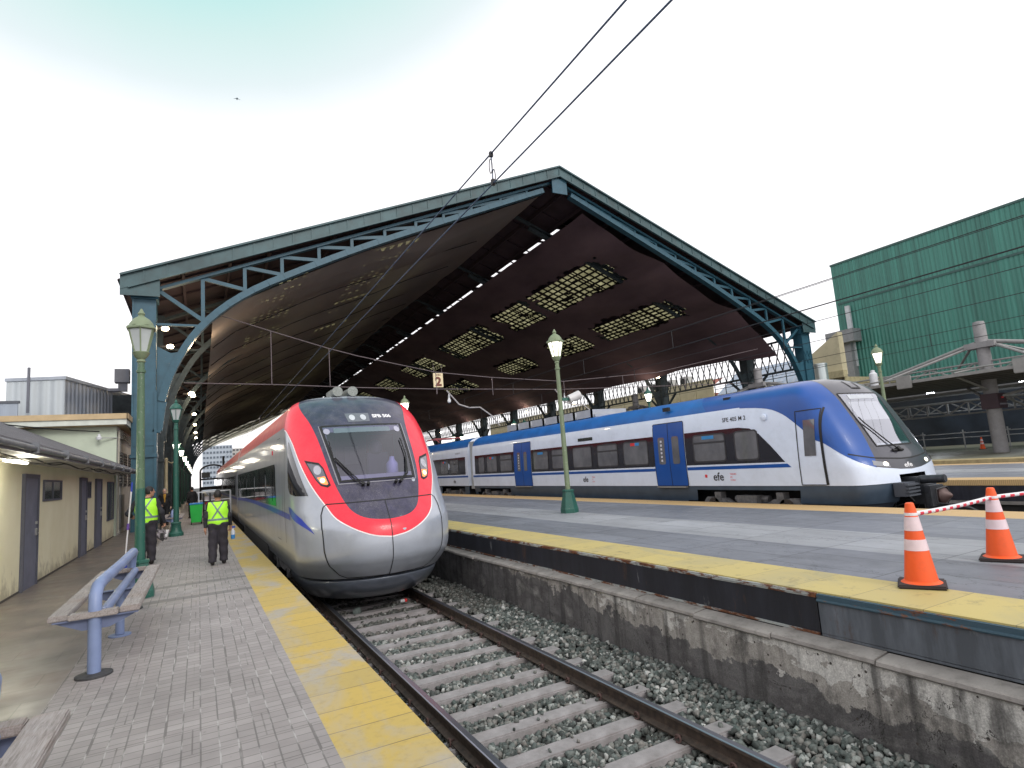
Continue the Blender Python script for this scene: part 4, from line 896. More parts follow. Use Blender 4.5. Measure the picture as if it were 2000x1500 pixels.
rv.build('roof_equipment', mat('roof_equip', (.4, .42, .45), .6), bt)

# ------------------------------------------------------------------ station roof (train shed)
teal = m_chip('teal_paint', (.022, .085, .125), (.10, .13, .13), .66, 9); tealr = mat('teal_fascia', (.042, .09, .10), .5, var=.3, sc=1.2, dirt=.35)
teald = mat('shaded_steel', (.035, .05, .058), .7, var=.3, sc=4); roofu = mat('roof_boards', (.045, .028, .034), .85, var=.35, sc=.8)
shed = thing('station_roof', 'huge teal riveted iron train shed roof spanning the tracks, gable open to the camera', 'station roof', (0, 0, 0))
E_ = EYE
ARCH = [(-1.64, -.2), (-1.64, 2.32), (-1.45, 3.89), (-.96, 5.39), (.06, 7.19), (1.91, 8.85), (4.88, 10.40), (8.05, 11.93), (11.91, 13.60), (15.95, 15.32), (19.4, 16.78)]
RXc = 20.45
def archz(x):
    x = x if x <= RXc else 2*RXc-x
    for (a, b), (c, d) in zip(ARCH[1:-1], ARCH[2:]):
        if a <= x <= c: return b+(d-b)*(x-a)/(c-a)+E_
    return 16.9+E_ if x > 19 else 2.3+E_
def topz(x):
    x = x if x <= RXc else 2*RXc-x
    return E_+8.62+(x+2.75)*(17.84-8.62)/(RXc+2.75)     # underside of the roof/fascia
def mirror(mb, flip):
    if flip: mb.v = [(2*RXc-x, y, z) for x, y, z in mb.v]; mb.f = [f[::-1] for f in mb.f]
    return mb
NODES = [.2, 2.0, 3.7, 5.5, 7.2, 9.0, 10.8, 12.5, 14.3, 16.3, 18.2]
def frame(parent, y, m, flip, front=False, names=('column', 'arched_truss')):
    d = .42 if front else .22
    mb = MB()                      # column: tapering inner edge follows the arch
    mb.box(-2.5, -1.66, y, y+.8, -1.2, 9.0+E_); 
    mb.box(-2.56, -2.50, y-.05, y+.85, 0, 9.0+E_); mb.box(-1.72, -1.62, y-.06, y+.86, 0, 6.0)
    mb.box(-2.6, -1.6, y-.1, y+.9, 3.1, 3.25) ; mb.box(-2.54, -1.64, y-.03, y, 3.6, 4.2)
    mb.box(-2.62, -1.58, y-.08, y+.88, 8.9+E_-.5, 9.1+E_)
    if front:
        for k in range(2):
            x0 = -2.4+k*.4; mb.beam((x0, y-.02, 7.75), (x0+.34, y-.02, 8.75), .05, .05); mb.beam((x0+.34, y-.02, 7.75), (x0, y-.02, 8.75), .05, .05)
        for k in range(30):
            z = .4+k*.3
            for x in (-2.52, -1.67): mb.box(x-.015, x+.015, y-.062, y-.05, z, z+.03)
    c = mirror(mb, flip).build(names[0], m, parent)
    mb = MB(); pts = []
    # curved lower chord as a box strip
    pl = [(ARCH[i][0], ARCH[i][1]) for i in range(1, len(ARCH))]; pl = chaikin(pl, 2, False)
    for a, b in zip(pl[:-1], pl[1:]):
        mb.beam((a[0], y+d/2, a[1]+E_+.13), (b[0]+.01, y+d/2, b[1]+E_+.13), d, .30 if front else .26)
    # bracket web where the arch leaves the column
    mb.add([(-1.64, y+.12, 2.32+E_), (-1.45, y+.12, 3.89+E_), (-.96, y+.12, 5.39+E_), (-.55, y+.12, 6.1+E_), (-1.1, y+.12, 6.0+E_), (-1.64, y+.12, 6.3+E_),
            (-1.64, y+.2, 2.32+E_), (-1.45, y+.2, 3.89+E_), (-.96, y+.2, 5.39+E_), (-.55, y+.2, 6.1+E_), (-1.1, y+.2, 6.0+E_), (-1.64, y+.2, 6.3+E_)],
           [(0, 1, 2, 3, 4, 5), (11, 10, 9, 8, 7, 6), (0, 6, 7, 1), (1, 7, 8, 2), (2, 8, 9, 3), (3, 9, 10, 4), (4, 10, 11, 5), (5, 11, 6, 0)])
    mb.beam((-1.64, y+.15, 7.3+E_), (.1, y+.15, 7.3+E_), .16, .10)
    mb.beam((-2.4, y+.15, topz(-2.4)-.15), (RXc-.05, y+.15, topz(RXc-.05)-.15), .3, .14, mi=0)
    w = .13 if front else .10
    xs = [-1.6]+NODES
    for i, x in enumerate(xs):
        if i: mb.beam((x, y+.15, archz(x)+.1), (x, y+.15, topz(x)-.15), w+.03, w)
        if i+1 < len(xs): mb.beam((x+.05, y+.17, topz(x)-.22), (xs[i+1]-.03, y+.17, archz(xs[i+1])+.28), w, w+.04)
    mirror(mb, flip).build(names[1], m, parent)
for fl in (False, True): frame(shed, 30.0, teal, fl, True)
# gable fascia: deep riveted plate with upstand cap, plate joints, lacing ring at the apex
for fl in (False, True):
    mb = MB(); x0, x1 = -3.0, RXc
    def zt(x): return E_+9.35+(x+2.87)*(18.44-9.35)/(RXc+2.87)
    z0b = E_+8.75
    n = 26; xs = [x0+(x1-x0)*k/n for k in range(n+1)]
    for a, b in zip(xs[:-1], xs[1:]):
        mb.add([(a, 29.62, zt(a)-.60), (b, 29.62, zt(b)-.60), (b, 29.62, zt(b)), (a, 29.62, zt(a)), (a, 29.70, zt(a)-.60), (b, 29.70, zt(b)-.60), (b, 29.70, zt(b)), (a, 29.70, zt(a))],
               [(0, 1, 2, 3), (7, 6, 5, 4), (0, 4, 5, 1), (3, 2, 6, 7)])
        mb.beam((b-.02, 29.60, zt(b)-.58), (b-.02, 29.60, zt(b)-.04), .06, .03)
    mb.beam((x0, 29.60, zt(x0)+.03), (x1, 29.60, zt(x1)+.03), .22, .09); mb.beam((x0+.3, 29.60, zt(x0+.3)-.62), (x1, 29.60, zt(x1)-.62), .14, .07)
    mb.box(-3.0, -1.5, 29.64, 29.7, E_+8.45, E_+9.2)
    mirror(mb, fl).build('gable_fascia', tealr, shed)
mb = MB(); mb.box(RXc-.55, RXc+.55, 29.72, 29.8, 16.7+E_, 17.7+E_); mb.build('apex_plate', teal, shed)
FY = [35.6]+[46.7+11.1*k for k in range(11)]
_f = len(COL.objects)
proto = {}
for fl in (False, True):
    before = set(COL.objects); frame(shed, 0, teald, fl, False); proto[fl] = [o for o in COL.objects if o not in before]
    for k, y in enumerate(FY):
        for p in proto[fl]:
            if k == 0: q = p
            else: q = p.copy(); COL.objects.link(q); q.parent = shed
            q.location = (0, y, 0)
# roof sheets with skylights; the narrow open ventilation slot east of the ridge
def zroof(x):
    X = x if x <= RXc else 2*RXc-x
    return E_+9.2+(X+2.87)*(18.2-9.2)/(RXc+2.87)
YR0, YR1 = 29.75, 158.
SK = {False: [(9.9, 13.3), (3.4, 6.1)], True: [(9.9, 13.3), (3.4, 6.1)]}
skym = m_skylight(); r_ = random.Random(11)
def sheet(mb, a, b, y0, y1, fl, th=.07):
    fx = (lambda x: 2*RXc-x) if fl else (lambda x: x); A, B = fx(a), fx(b)
    if A > B: A, B = B, A
    za, zb = zroof(A), zroof(B)
    mb.add([(A, y0, za), (B, y0, zb), (B, y1, zb), (A, y1, za), (A, y0, za+th), (B, y0, zb+th), (B, y1, zb+th), (A, y1, za+th)],
           [(0, 3, 2, 1), (4, 5, 6, 7), (0, 1, 5, 4), (1, 2, 6, 5), (2, 3, 7, 6), (3, 0, 4, 7)])
panels = []
for fl in (False, True):
    mb = MB(); xs = [-3.1]
    # opaque strips between the skylight bands
    bands = sorted(SK[fl]); cur = -3.1
    for a, b in bands: sheet(mb, cur, a, YR0, YR1, fl); cur = b
    if fl: sheet(mb, cur, 16.95, YR0, YR1, fl); sheet(mb, 17.38, RXc, YR0, YR1, fl)
    else: sheet(mb, cur, RXc, YR0, YR1, fl)
    for bi, (a, b) in enumerate(bands):
        segs = [(36.2, 47.6, .0), (48.8, 55.5, .0), (58.5, 71.5, .0), (77, 88, 0), (95, 104, 0), (112, 122, 0)] if bi == 1 else [(36.4, 47.8, 0), (50.5, 56.5, 0), (62, 70, 0), (80, 90, 0)]
        c = YR0
        for y0, y1, _ in segs: sheet(mb, a, b, c, y0, fl); panels.append((a, b, y0, y1, fl)); c = y1
        sheet(mb, a, b, c, YR1, fl)
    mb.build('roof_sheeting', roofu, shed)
bar = mat('glazing_bar', (.02, .017, .015), .8)
for a, b, y0, y1, fl in panels:
    mb = MB(); sheet(mb, a, b, y0, y1, fl, .03); g = mb.build('skylight', skym, shed)
    mb = MB(); fx = (lambda x: 2*RXc-x) if fl else (lambda x: x)
    ny = int((y1-y0)/.8)
    for k in range(1, ny):
        y = y0+(y1-y0)*k/ny; wv = .22 if k % 7 == 0 else .07+.05*r_.random()
        mb.beam((fx(a), y, zroof(fx(a))-.06), (fx(b), y, zroof(fx(b))-.06), wv, .10)
    for k in range(1, 6): x = fx(a+(b-a)*k/6); mb.beam((x, y0, zroof(x)-.07), (x, y1, zroof(x)-.07), .10+.10*r_.random(), .10)
    for k in range(int((y1-y0)*1.7)):      # broken, patched and dirty panes
        u = r_.random(); x = fx(a+(b-a)*(u**2 if fl else u)); y = y0+(y1-y0)*r_.random(); mb.beam((x-.25, y, zroof(x)-.05), (x+.25, y, zroof(x)-.05), .5+.5*r_.random(), .02)
    mb.build('glazing_bars', bar, g)
mb = MB()
for fl in (False, True):
    for x in [-.6, 1.4, 3.2, 6.4, 8.2, 9.7, 13.5, 15.4, 17.6, 19.3]:
        X = 2*RXc-x if fl else x; mb.beam((X, 30.3, zroof(X)-.22), (X, YR1, zroof(X)-.22), .12, .26)
for y in [31.5+2.77*k for k in range(46)]:
    for fl in (False, True):
        a, b = (RXc, 2*RXc+2.5) if fl else (-2.5, RXc); mb.beam((a, y, zroof(a)-.08), (b, y, zroof(b)-.08), .07, .10)
mb.build('purlins', roofu, shed)
mb = MB(); y = 34.0       # battens crossing the slot leave it as broken daylight dashes
while y < 150:
    w = r_.choice([.25, .3, .9, 1.6]) if y > 36 else 1.4; X = 23.74; mb.beam((X-.34, y, zroof(X)-.02), (X+.34, y, zroof(X)-.02), w, .06); y += r_.choice([1.6, 2.4, 3.2])+w
    if 52 < y < 54: mb.beam((X-.34, y, zroof(X)-.02), (X+.34, y, zroof(X)-.02), 2.0, .06); y += 2
mb.beam((23.74, 29.8, zroof(23.74)-.02), (23.74, 35.2, zroof(23.74)-.02), .8, .06)
mb.beam((23.62, 29.8, zroof(23.62)-.01), (23.62, 157, zroof(23.62)-.01), .16, .03)
mb.build('slot_battens', roofu, shed)
mb = MB()              # eaves lattice girders seen against the sky on the right
for fl in (False, True):
    X = 2*RXc+2.05 if fl else -2.05
    for z in (5.75+E_, 8.3+E_): mb.beam((X, 30.2, z), (X, 157, z), .14, .16)
    y = 30.9; k = 0
    while y < 156: mb.beam((X, y, 5.8+E_), (X, y+.75, 8.25+E_), .06, .07); mb.beam((X, y+.75, 5.8+E_), (X, y, 8.25+E_), .06, .07); y += .75
    for yy in FY[:10]:
        for s in (-1, 1):
            pts = [(X, yy+.4+s*.4, 3.0+E_), (X, yy+.4+s*.8, 4.6+E_), (X, yy+.4+s*2.0, 5.7+E_)]; mb.tube(pts, .13, 6)
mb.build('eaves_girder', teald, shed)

# shade netting slung under the west slope
cl = m_cloth(); nx, nyc = 46, 300; V = []; nz_ = np.zeros((nx+1, nyc+1)); ph = rng.uniform(0, 6, 12)
for i in range(nx+1):
    for j in range(nyc+1):
        u = i/nx; y = 30.9+(157-30.9)*(j/nyc)**1.25
        bay = ((y-30.9)/5.55) % 1; big = ((y-30.9)/11.1) % 1
        xe = 19.6-1.5*math.sin(PI*min(1, max(0, (y-46)/60)))*.9
        x = .6+(xe-.6)*u
        sag = .10+.55*math.sin(PI*bay)**.8*math.sin(PI*min(u*1.05, 1))*(.5+.5*u)+.5*math.sin(PI*big)*u**3*(1-u)*3+.25*math.sin(x*.6+y*.21+ph[0])*.3
        sag += 1.0*max(0, (y-60)/95)*(1-u)*u*4*.6
        if y < 32.5: sag *= .35+.65*(y-30.9)/1.6; 
        z = archz(x)-sag+.05
        V.append((x, y, z))
V = np.array(V); Q = np.array([(i*(nyc+1)+j, (i+1)*(nyc+1)+j, (i+1)*(nyc+1)+j+1, i*(nyc+1)+j+1) for i in range(nx) for j in range(nyc)])
o = npmesh('shade_net', V, Q, cl, None, True); tag(o, 'brown sagging shade net slung beneath the left slope of the station roof', 'net', 'shade nets under the roof')
lin = NT('lining_cloth'); lin.set(Base_Color=lin.ramp(lin.noise(.35, 6, lin.vec((1, .5, 1))), [(.3, (.075, .045, .058)), (.7, (.16, .105, .12))]), Roughness=.9); lin = lin.m
OPN = [(a*f_, b*f_, y0*f_, y1*f_) for a, b, y0, y1, f_ in [(2*RXc-q[1], 2*RXc-q[0], q[2], q[3], .95 if q[0] > 8 else .936) for q in panels if q[4]]]
nx, nyc = 170, 640; xs = np.linspace(22.9, 40.6, nx+1); ys = 30.9+(157-30.9)*np.linspace(0, 1, nyc+1)**1.35; X, Y = np.meshgrid(xs, ys, indexing='ij')
AZ = np.array([archz(x) for x in xs])[:, None]; bay = ((Y-30.9)/11.1) % 1; u = (X-22.9)/17.7
nearf = np.clip(1-(Y-30.9)/4.5, 0, 1); sc = np.abs(np.sin(u*PI*2.6))
Z = AZ+.06-.16*np.sin(PI*bay)-.05*np.sin(X*1.7+Y*.6)-.75*nearf**.7*sc*(.35+.65*u)-np.clip(u-.55, 0, 1)*1.1*np.clip(nearf*1.5, 0, 1)*0
V = np.stack([X, Y, Z], -1).reshape(-1, 3); I, J = np.meshgrid(np.arange(nx), np.arange(nyc), indexing='ij'); I = I.ravel(); J = J.ravel()
cx = (xs[I]+xs[I+1])/2; cy = (ys[J]+ys[J+1])/2; jag = .22*np.sin(cx*3.1+cy*1.3)+.2*np.sin(cy*4.7+cx)+.12*np.sin(cx*11); op = np.zeros(len(cx), bool)
for a, b, y0, y1 in OPN: op |= (cx > a+jag*.5) & (cx < b+jag*.6) & (cy > y0+jag) & (cy < y1+jag*1.5)
Q = np.stack([I*(nyc+1)+J, I*(nyc+1)+J+1, (I+1)*(nyc+1)+J+1, (I+1)*(nyc+1)+J], 1)[~op]
o = npmesh('shade_net', V, Q, lin, None, True); tag(o, 'purple brown cloth lining under the right slope of the roof with ragged skylight openings', 'net', 'shade nets under the roof')
seams = MB()
for k in range(1, 11):
    y = 30.9+5.55*k; pts = [(.7+k2*(17.0)/14, y+.3*math.sin(k2), archz(.7+k2*17.0/14)-.18-.1*math.sin(PI*k2/14)) for k2 in range(15)]; seams.tube(pts, .025, 5)
tag(seams.build('net_rope', black_line), 'dark ropes holding up the brown shade net under the left roof slope', 'rope')

# work lamps on the west columns and along the eaves
lampm = mat('work_lamp_lit', (1, .9, .75), .3, emit=22., ecol=(1, .80, .52)); lampb = mat('work_lamp_body', (.06, .05, .04), .6)
def flood(x, y, z, label, s=.13, grp='work lamps under the station roof'):
    t = thing('work_lamp', label, 'lamp', (x, y, z), 0, grp); MB().lathe([(.02, 0), (s*.8, .02), (s, .09), (s*.8, .16), (.02, .19)], 12, (0, 0, -.09)).build('bulb', lampm, t); MB().box(-.4, -.1, -.04, .04, -.04, .04).build('bracket', lampb, t); return t
flood(-1.35, 31.0, 9.04, 'glaring work lamp just inside the left column top, upper of the front pair', .16); flood(-1.15, 31.0, 8.2, 'glaring work lamp inside the left column, lower of the front pair', .15)
for k, (y, z) in enumerate(((36.2, 6.7), (46, 7.9), (57.0, 7.8), (68.2, 7.9), (79.5, 8.0), (91, 8.2))):
    flood(-.35, y, z, '%s small glaring work lamp receding along the left side under the roof' % ['first', 'second', 'third', 'fourth', 'fifth', 'sixth'][k], .16)
for k, (x, y, z) in enumerate(((41.2, 45.5, 9.1), (40.5, 60, 8.3), (40.5, 72, 8.5), (40.5, 80, 8.2), (40.5, 92, 8.2), (40, 104, 8.2), (40, 118, 8.4), (40, 132, 8.6))):
    flood(x, y, z, '%s glaring work lamp under the right eave of the roof, counted away from the camera' % ORD[k], .2)

# ------------------------------------------------------------------ buildings, left
cream = mat('cream_render', (.84, .80, .58), .85, var=.06, sc=1.1, bump=.15, dirt=.08); paleg = mat('pale_green_render', (.55, .62, .50), .85, var=.05, sc=1, dirt=.12)
slate = m_corr('slate_roof', (.12, .115, .13), .24, 0, .3, .8); corr = m_corr('grey_cladding', (.33, .37, .44), .36, 1, .12, .55, .35); corrw = m_corr('pale_cladding', (.52, .57, .60), .5, 0, .12)
whitew = mat('white_woodwork', (.62, .60, .55), .7, var=.1, dirt=.3); doorm = mat('grey_door', (.16, .17, .23), .55, var=.15, dirt=.2); framem = mat('door_frame', (.10, .105, .14), .6)
tanm = mat('tan_board', (.50, .38, .22), .7)
def m_cream():
    n = NT('cream_render_wall'); s = n.n('ShaderNodeSeparateXYZ'); n.ln(n.co(), s.inputs[0])
    c = n.mix(n.ramp(n.noise(1.2, 6), [(.3, 0.), (.7, 1.)]), (.80, .75, .52), (.88, .84, .62))
    k = n.math('SUBTRACT', n.noise(3.5, 8, n.vec((1, 1.3, .8)), rough=.7), n.math('MULTIPLY', s.outputs[2], .55))
    c = n.mix(n.ramp(k, [(.30, 0.), (.5, .65)]), c, (.30, .26, .18))
    c = n.mix(n.ramp(n.noise(4, 7, n.vec((1, 1.5, .12)), rough=.7), [(.60, 0.), (.75, .35)]), c, (.45, .40, .28)); n.set(Base_Color=c, Roughness=.85); n.bump(n.noise(30, 6, rough=.7), .35, .01); return n.m
cream = m_cream()
pane = mat('dusty_pane', (.05, .055, .055), .2, coat=1., var=.3)
lb = thing('station_office', 'low cream rendered office with grey doors under a slate lean-to roof on the left platform', 'building', (0, 0, 0))
XW = -2.98
MB().box(-3.25, XW, 2, 28.4, 0, 2.42).box(-9.5, -3.25, 2, 28.35, 0, 2.4).build('wall', cream, lb)
MB().box(XW-.01, XW+.004, 2, 28.41, 0, .04).build('base_strip', mat('base_strip_brown', (.08, .07, .06), .9), lb)  # thin dark brown strip along the foot of the wall
MB().add([(-2.25, 1, 2.50), (-6.6, 1, 4.62), (-6.6, 28.6, 4.62), (-2.25, 28.6, 2.50), (-2.25, 1, 2.56), (-6.6, 1, 4.68), (-6.6, 28.6, 4.68), (-2.25, 28.6, 2.56)], [(0, 1, 2, 3), (7, 6, 5, 4), (0, 4, 5, 1), (1, 5, 6, 2), (2, 6, 7, 3), (3, 7, 4, 0)]).build('roof', m_corr('slate_roof_y', (.125, .118, .13), .30, 1, .3, .8), lb)
MB().add([(-6.6, 1, 4.62), (-11, 1, 2.5), (-11, 28.6, 2.5), (-6.6, 28.6, 4.62)], [(0, 1, 2, 3)]).build('roof', slate, lb)
MB().box(-2.98, -2.22, 1, 28.55, 2.40, 2.43).build('soffit', whitew, lb)
g = MB(); g.tube([(-2.18, 1, 2.46), (-2.18, 28.5, 2.46)], .045, 10); g.box(-2.24, -2.21, 1, 28.5, 2.38, 2.54)
for k in range(12): g.box(-2.25, -2.12, 2+2.3*k, 2.04+2.3*k, 2.39, 2.55)
g.build('gutter', mat('gutter_lead', (.16, .17, .19), .5, dirt=.6), lb)
c = MB(); c.tube([(-2.5, y, 2.36+.03*math.sin(y*2.1)) for y in np.arange(3, 28, .4)], .012, 5); c.tube([(-2.42, y, 2.34+.04*math.sin(y*1.3+1)) for y in np.arange(3, 28, .4)], .010, 5); c.build('cable', black_line, lb)
def door(y0, y1, h=2.12):
    d = MB().box(XW+.0, XW+.03, y0, y1, 0, h).build('door', doorm, lb)
    MB().box(XW, XW+.055, y0-.07, y0, 0, h+.08).box(XW, XW+.055, y1, y1+.07, 0, h+.08).box(XW, XW+.055, y0, y1, h, h+.08).build('door_frame', framem, d)
    MB().box(XW+.03, XW+.06, y1-.14, y1-.06, .98, 1.12).tube([(XW+.07, y1-.20, 1.02), (XW+.07, y1-.06, 1.02)], .012, 6).box(XW+.03, XW+.06, y1-.13, y1-.07, 1.2, 1.26).build('handle', mat('steel', (.5, .5, .5), .3, .9), d)
def window(y0, y1, z0, z1):
    w = MB().box(XW, XW+.035, y0, y1, z0, z0+.04).box(XW, XW+.035, y0, y1, z1-.04, z1).box(XW, XW+.035, y0, y0+.04, z0+.04, z1-.04).box(XW, XW+.035, y1-.04, y1, z0+.04, z1-.04).box(XW, XW+.03, (y0+y1)/2-.02, (y0+y1)/2+.02, z0+.04, z1-.04).build('window', framem, lb)
    MB().box(XW+.002, XW+.012, y0+.04, y1-.04, z0+.04, z1-.04).build('pane', pane, w)
door(14.5, 15.55); door(20.65, 21.6); door(23.5, 24.65); door(9.2, 10.2); window(16.15, 18.05, 1.64, 2.1); window(21.8, 22.5, 1.6, 2.1); window(26.3, 28.1, .70, 2.12)
tube_l = mat('tube_lit', (1, .98, .85), .3, emit=5., ecol=(1, .95, .78))
t = thing('strip_light', 'lit fluorescent strip light fixed under the eaves of the cream office, nearest one', 'light', (-2.6, 12.2, 2.33), 0, 'strip lights under the eaves'); MB().box(-.06, .06, -.7, .7, .03, .06).build('housing', whitew, t); MB().tube([(0, -.65, 0), (0, .65, 0)], .03, 8).build('tube', tube_l, t)
for y, lb_ in ((20.8, 'unlit strip light under the eaves above the middle grey door'), (25.4, 'unlit strip light under the eaves near the far end of the cream office')):
    t = thing('strip_light', lb_, 'light', (-2.6, y, 2.34), 0, 'strip lights under the eaves'); MB().box(-.06, .06, -.6, .6, .02, .05).build('housing', whitew, t); MB().tube([(0, -.55, 0), (0, .55, 0)], .028, 8).build('tube', whitew, t)

b2 = thing('station_annex', 'two storey pale green rendered block with tan eaves board rising behind the low cream office', 'building', (0, 0, 0))
MB().box(-13, -2.95, 28.7, 28.95, 0, 4.4).build('wall', paleg, b2)
MB().box(-3.2, -2.95, 28.95, 38, 0, 4.4).build('side_wall', whitew, b2)
MB().add([(-13.5, 28.2, 4.62), (-2.55, 28.2, 4.62), (-2.55, 38.4, 4.62), (-13.5, 38.4, 4.62), (-13.5, 28.2, 4.78), (-2.55, 28.2, 4.78), (-6, 32, 5.15), (-13.5, 32, 5.15), (-6, 38.4, 5.15), (-2.55, 38.4, 4.78)], [(0, 1, 2, 3), (4, 5, 6, 7), (5, 9, 8, 6), (0, 1, 5, 4), (1, 2, 9, 5)]).build('roof', slate, b2)
MB().box(-13.5, -2.57, 28.22, 28.28, 4.40, 4.62).box(-2.63, -2.57, 28.28, 38.4, 4.40, 4.62).build('eaves_board', mat('eaves_white', (.62, .66, .60), .7), b2)
MB().box(-13.5, -2.53, 28.16, 28.215, 4.62, 4.84).box(-2.565, -2.51, 28.16, 38.4, 4.62, 4.84).build('tan_fascia', tanm, b2)
MB().box(-13.4, -2.64, 28.3, 28.7, 4.37, 4.40).box(-2.95, -2.64, 28.7, 38, 4.37, 4.40).build('soffit', tanm, b2)
for y0 in (29.3, 31.1, 33.2):
    w = MB().box(-2.95, -2.92, y0, y0+1.3, 1.95, 3.4).build('window', mat('shutter_grey', (.2, .19, .18), .7, var=.2), b2)
    for k in range(8): pass
    MB().box(-2.92, -2.905, y0+.05, y0+1.25, 2.0, 3.35).build('louvre', m_corr('louvre', (.17, .16, .15), .12, 2), w)
MB().box(-2.95, -2.92, 29.2, 31.5, .2, 1.6).build('window', mat('shutter_pale', (.3, .3, .28), .7), b2)
p_ = MB()
for k in range(4): p_.tube([(-2.86, 28.9, 4.2-.09*k), (-2.86, 38, 4.2-.09*k)], .025, 6)
p_.tube([(-2.88, 28.8, 4.2), (-2.88, 28.8, .1)], .03, 6); p_.build('conduit', mat('conduit', (.45, .42, .35), .6), b2)
t = thing('insulator_bracket', 'white insulator bracket with cable on the corner of the pale green block', 'bracket', (-3.1, 28.5, 3.9)); MB().beam((-.4, -.1, 0), (.2, .2, 0), .03, .03).build('arm', mat('galv', (.35, .36, .36), .5, .5), t); MB().lathe([(.01, 0), (.09, .03), (.10, .12), (.05, .18), (.05, .24), (.01, .26)], 10, (-.4, -.1, -.1)).build('insulator', mat('porcelain', (.7, .72, .75), .3), t)
cb = MB(); pts = []
for k in range(25):
    f = k/24; pts.append((-9+5.5*f, 16+12.4*f, 4.3+.0*f+(-.15)*f-.9*f*(1-f)+.3*(1-f)))
cb.tube(pts, .022, 5); tag(cb.build('overhead_cable', black_line), 'black drooping cable running across the left sky to the bracket on the pale green block', 'cable')
bx = thing('rooftop_cabin', 'grey corrugated metal cabin with pale end wall on the roof behind the pale green block', 'cabin', (-5.55, 34, 5.1), -.29)
MB().box(-2.4, 0, 0, .04, 0, 2.15).build('end_wall', corrw, bx); MB().box(-.04, 0, .04, 7.4, 0, 2.05).build('side_wall', corr, bx); MB().box(-2.45, .06, -.05, 7.5, 2.05, 2.2).build('roof', mat('grey_flashing', (.38, .42, .48), .5), bx); MB().box(-2.4, -2.36, .04, 7.4, 0, 2.05).build('side_wall', corr, bx)
t = thing('roof_stack', 'square grey vent box on a stalk on the left roofs beside the big column', 'vent', (-3.55, 36.5, 6.9)); MB().box(-.3, .35, -.3, .3, .45, 1.15).build('hood', mat('vent_grey', (.14, .15, .18), .5), t); MB().box(-.15, .25, -.15, .15, 0, .45).box(-.6, -.1, -.2, .2, .0, .15).build('stalk', mat('vent_grey', (.14, .15, .18), .5), t)
t = thing('rooftop_parapet', 'low blue grey metal parapet on the roof at the far left', 'parapet', (-9.5, 33, 5.15)); MB().box(-4, 2.45, 0, .1, -.2, .78).build('sheeting', m_corr('parapet_sheet', (.34, .39, .46), .9, 0, .1), t); MB().box(-4, 2.5, -.05, .15, .78, .88).build('coping', mat('dark_coping', (.10, .11, .13), .6), t)
t = thing('vent_pipe', 'thin vent pipe standing on the roofs at the left', 'pipe', (-6.9, 34, 5.6)); MB().tube([(0, 0, 0), (0, 0, 2.1)], .06, 8).build('pipe', mat('vent_grey', (.14, .15, .18), .5), t)
wl = thing('arcade_wall', 'dark wall of the station building behind the left columns of the roof', 'wall', (0, 0, 0))
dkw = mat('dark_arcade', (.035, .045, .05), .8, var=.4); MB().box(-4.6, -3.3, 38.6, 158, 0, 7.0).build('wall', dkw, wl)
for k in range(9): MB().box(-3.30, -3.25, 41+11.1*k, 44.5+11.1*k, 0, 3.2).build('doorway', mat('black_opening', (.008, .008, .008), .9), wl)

# ------------------------------------------------------------------ buildings, right
stone = m_stone(); corn = mat('pale_cornice', (.42, .37, .22), .8, var=.15, dirt=.4); pan = mat('beige_panel', (.50, .45, .30), .7, var=.12, sc=.6, dirt=.25)
sb = thing('station_wing', 'long yellow stone station wing with cornice and beige parapet behind the right columns', 'building', (0, 0, 0))
MB().box(50, 60, 33, 158, -.2, 6.6).build('wall', stone, sb)
c = MB().box(49.3, 60, 33, 158, 6.9, 7.15).box(49.6, 60, 33, 158, 6.62, 6.9)
y = 33.5
while y < 120: c.box(49.45, 49.98, y, y+.35, 6.35, 6.6); y += 1.1
c.build('cornice', corn, sb)
for k in range(22):
    y = 46.9+k*2.6; MB().box(50.2, 50.35, y, y+2.52, 7.2, 9.25).build('parapet_panel', pan, sb)
for k in range(8): MB().box(49.9, 49.99, 36+5*k, 38.6+5*k, .3, 5.2).build('arched_opening', mat('black_opening', (.008, .008, .008), .9), sb)
br = MB().add([(50.4, 34.5, 7.3), (50.4, 46.6, 7.3), (54, 46.6, 9.9), (54, 34.5, 9.9), (50.4, 34.5, 7.2), (50.4, 46.6, 7.2), (54, 46.6, 9.8), (54, 34.5, 9.8)], [(0, 1, 2, 3), (7, 6, 5, 4), (0, 3, 7, 4), (1, 5, 6, 2), (0, 4, 5, 1), (3, 2, 6, 7)]).build('glass_roof', m_corr('blue_glass_roof', (.33, .38, .48), .8, 1, .12, .3), sb)
rl = MB()
for k in range(9): rl.tube([(50.1, 34.5+1.5*k, 7.2), (50.1, 34.5+1.5*k, 8.5)], .05, 6)
rl.tube([(50.1, 34.5, 8.5), (50.1, 46.5, 8.5)], .05, 6); rl.tube([(50.1, 34.5, 7.9), (50.1, 46.5, 7.9)], .04, 6); rl.build('roof_railing', teald, sb)
hb = MB().box(50.2, 50.9, 31.9, 35.0, 7.2, 9.0); hb.add([(50.2, 31.9, 9.0), (50.9, 31.9, 9.0), (50.9, 35, 9.0), (50.2, 35, 9.0), (50.2, 31.9, 11.0), (50.9, 31.9, 11.0), (50.9, 35, 9.3), (50.2, 35, 9.3)], [(0, 1, 5, 4), (1, 2, 6, 5), (2, 3, 7, 6), (3, 0, 4, 7), (4, 5, 6, 7)]); hb.build('stair_house', pan, sb); MB().box(49.6, 50.15, 31.5, 35.2, 6.9, 7.5).build('cornice', corn, sb); MB().box(50.0, 50.19, 31.8, 33, 5, 6.9).build('pier', stone, sb)
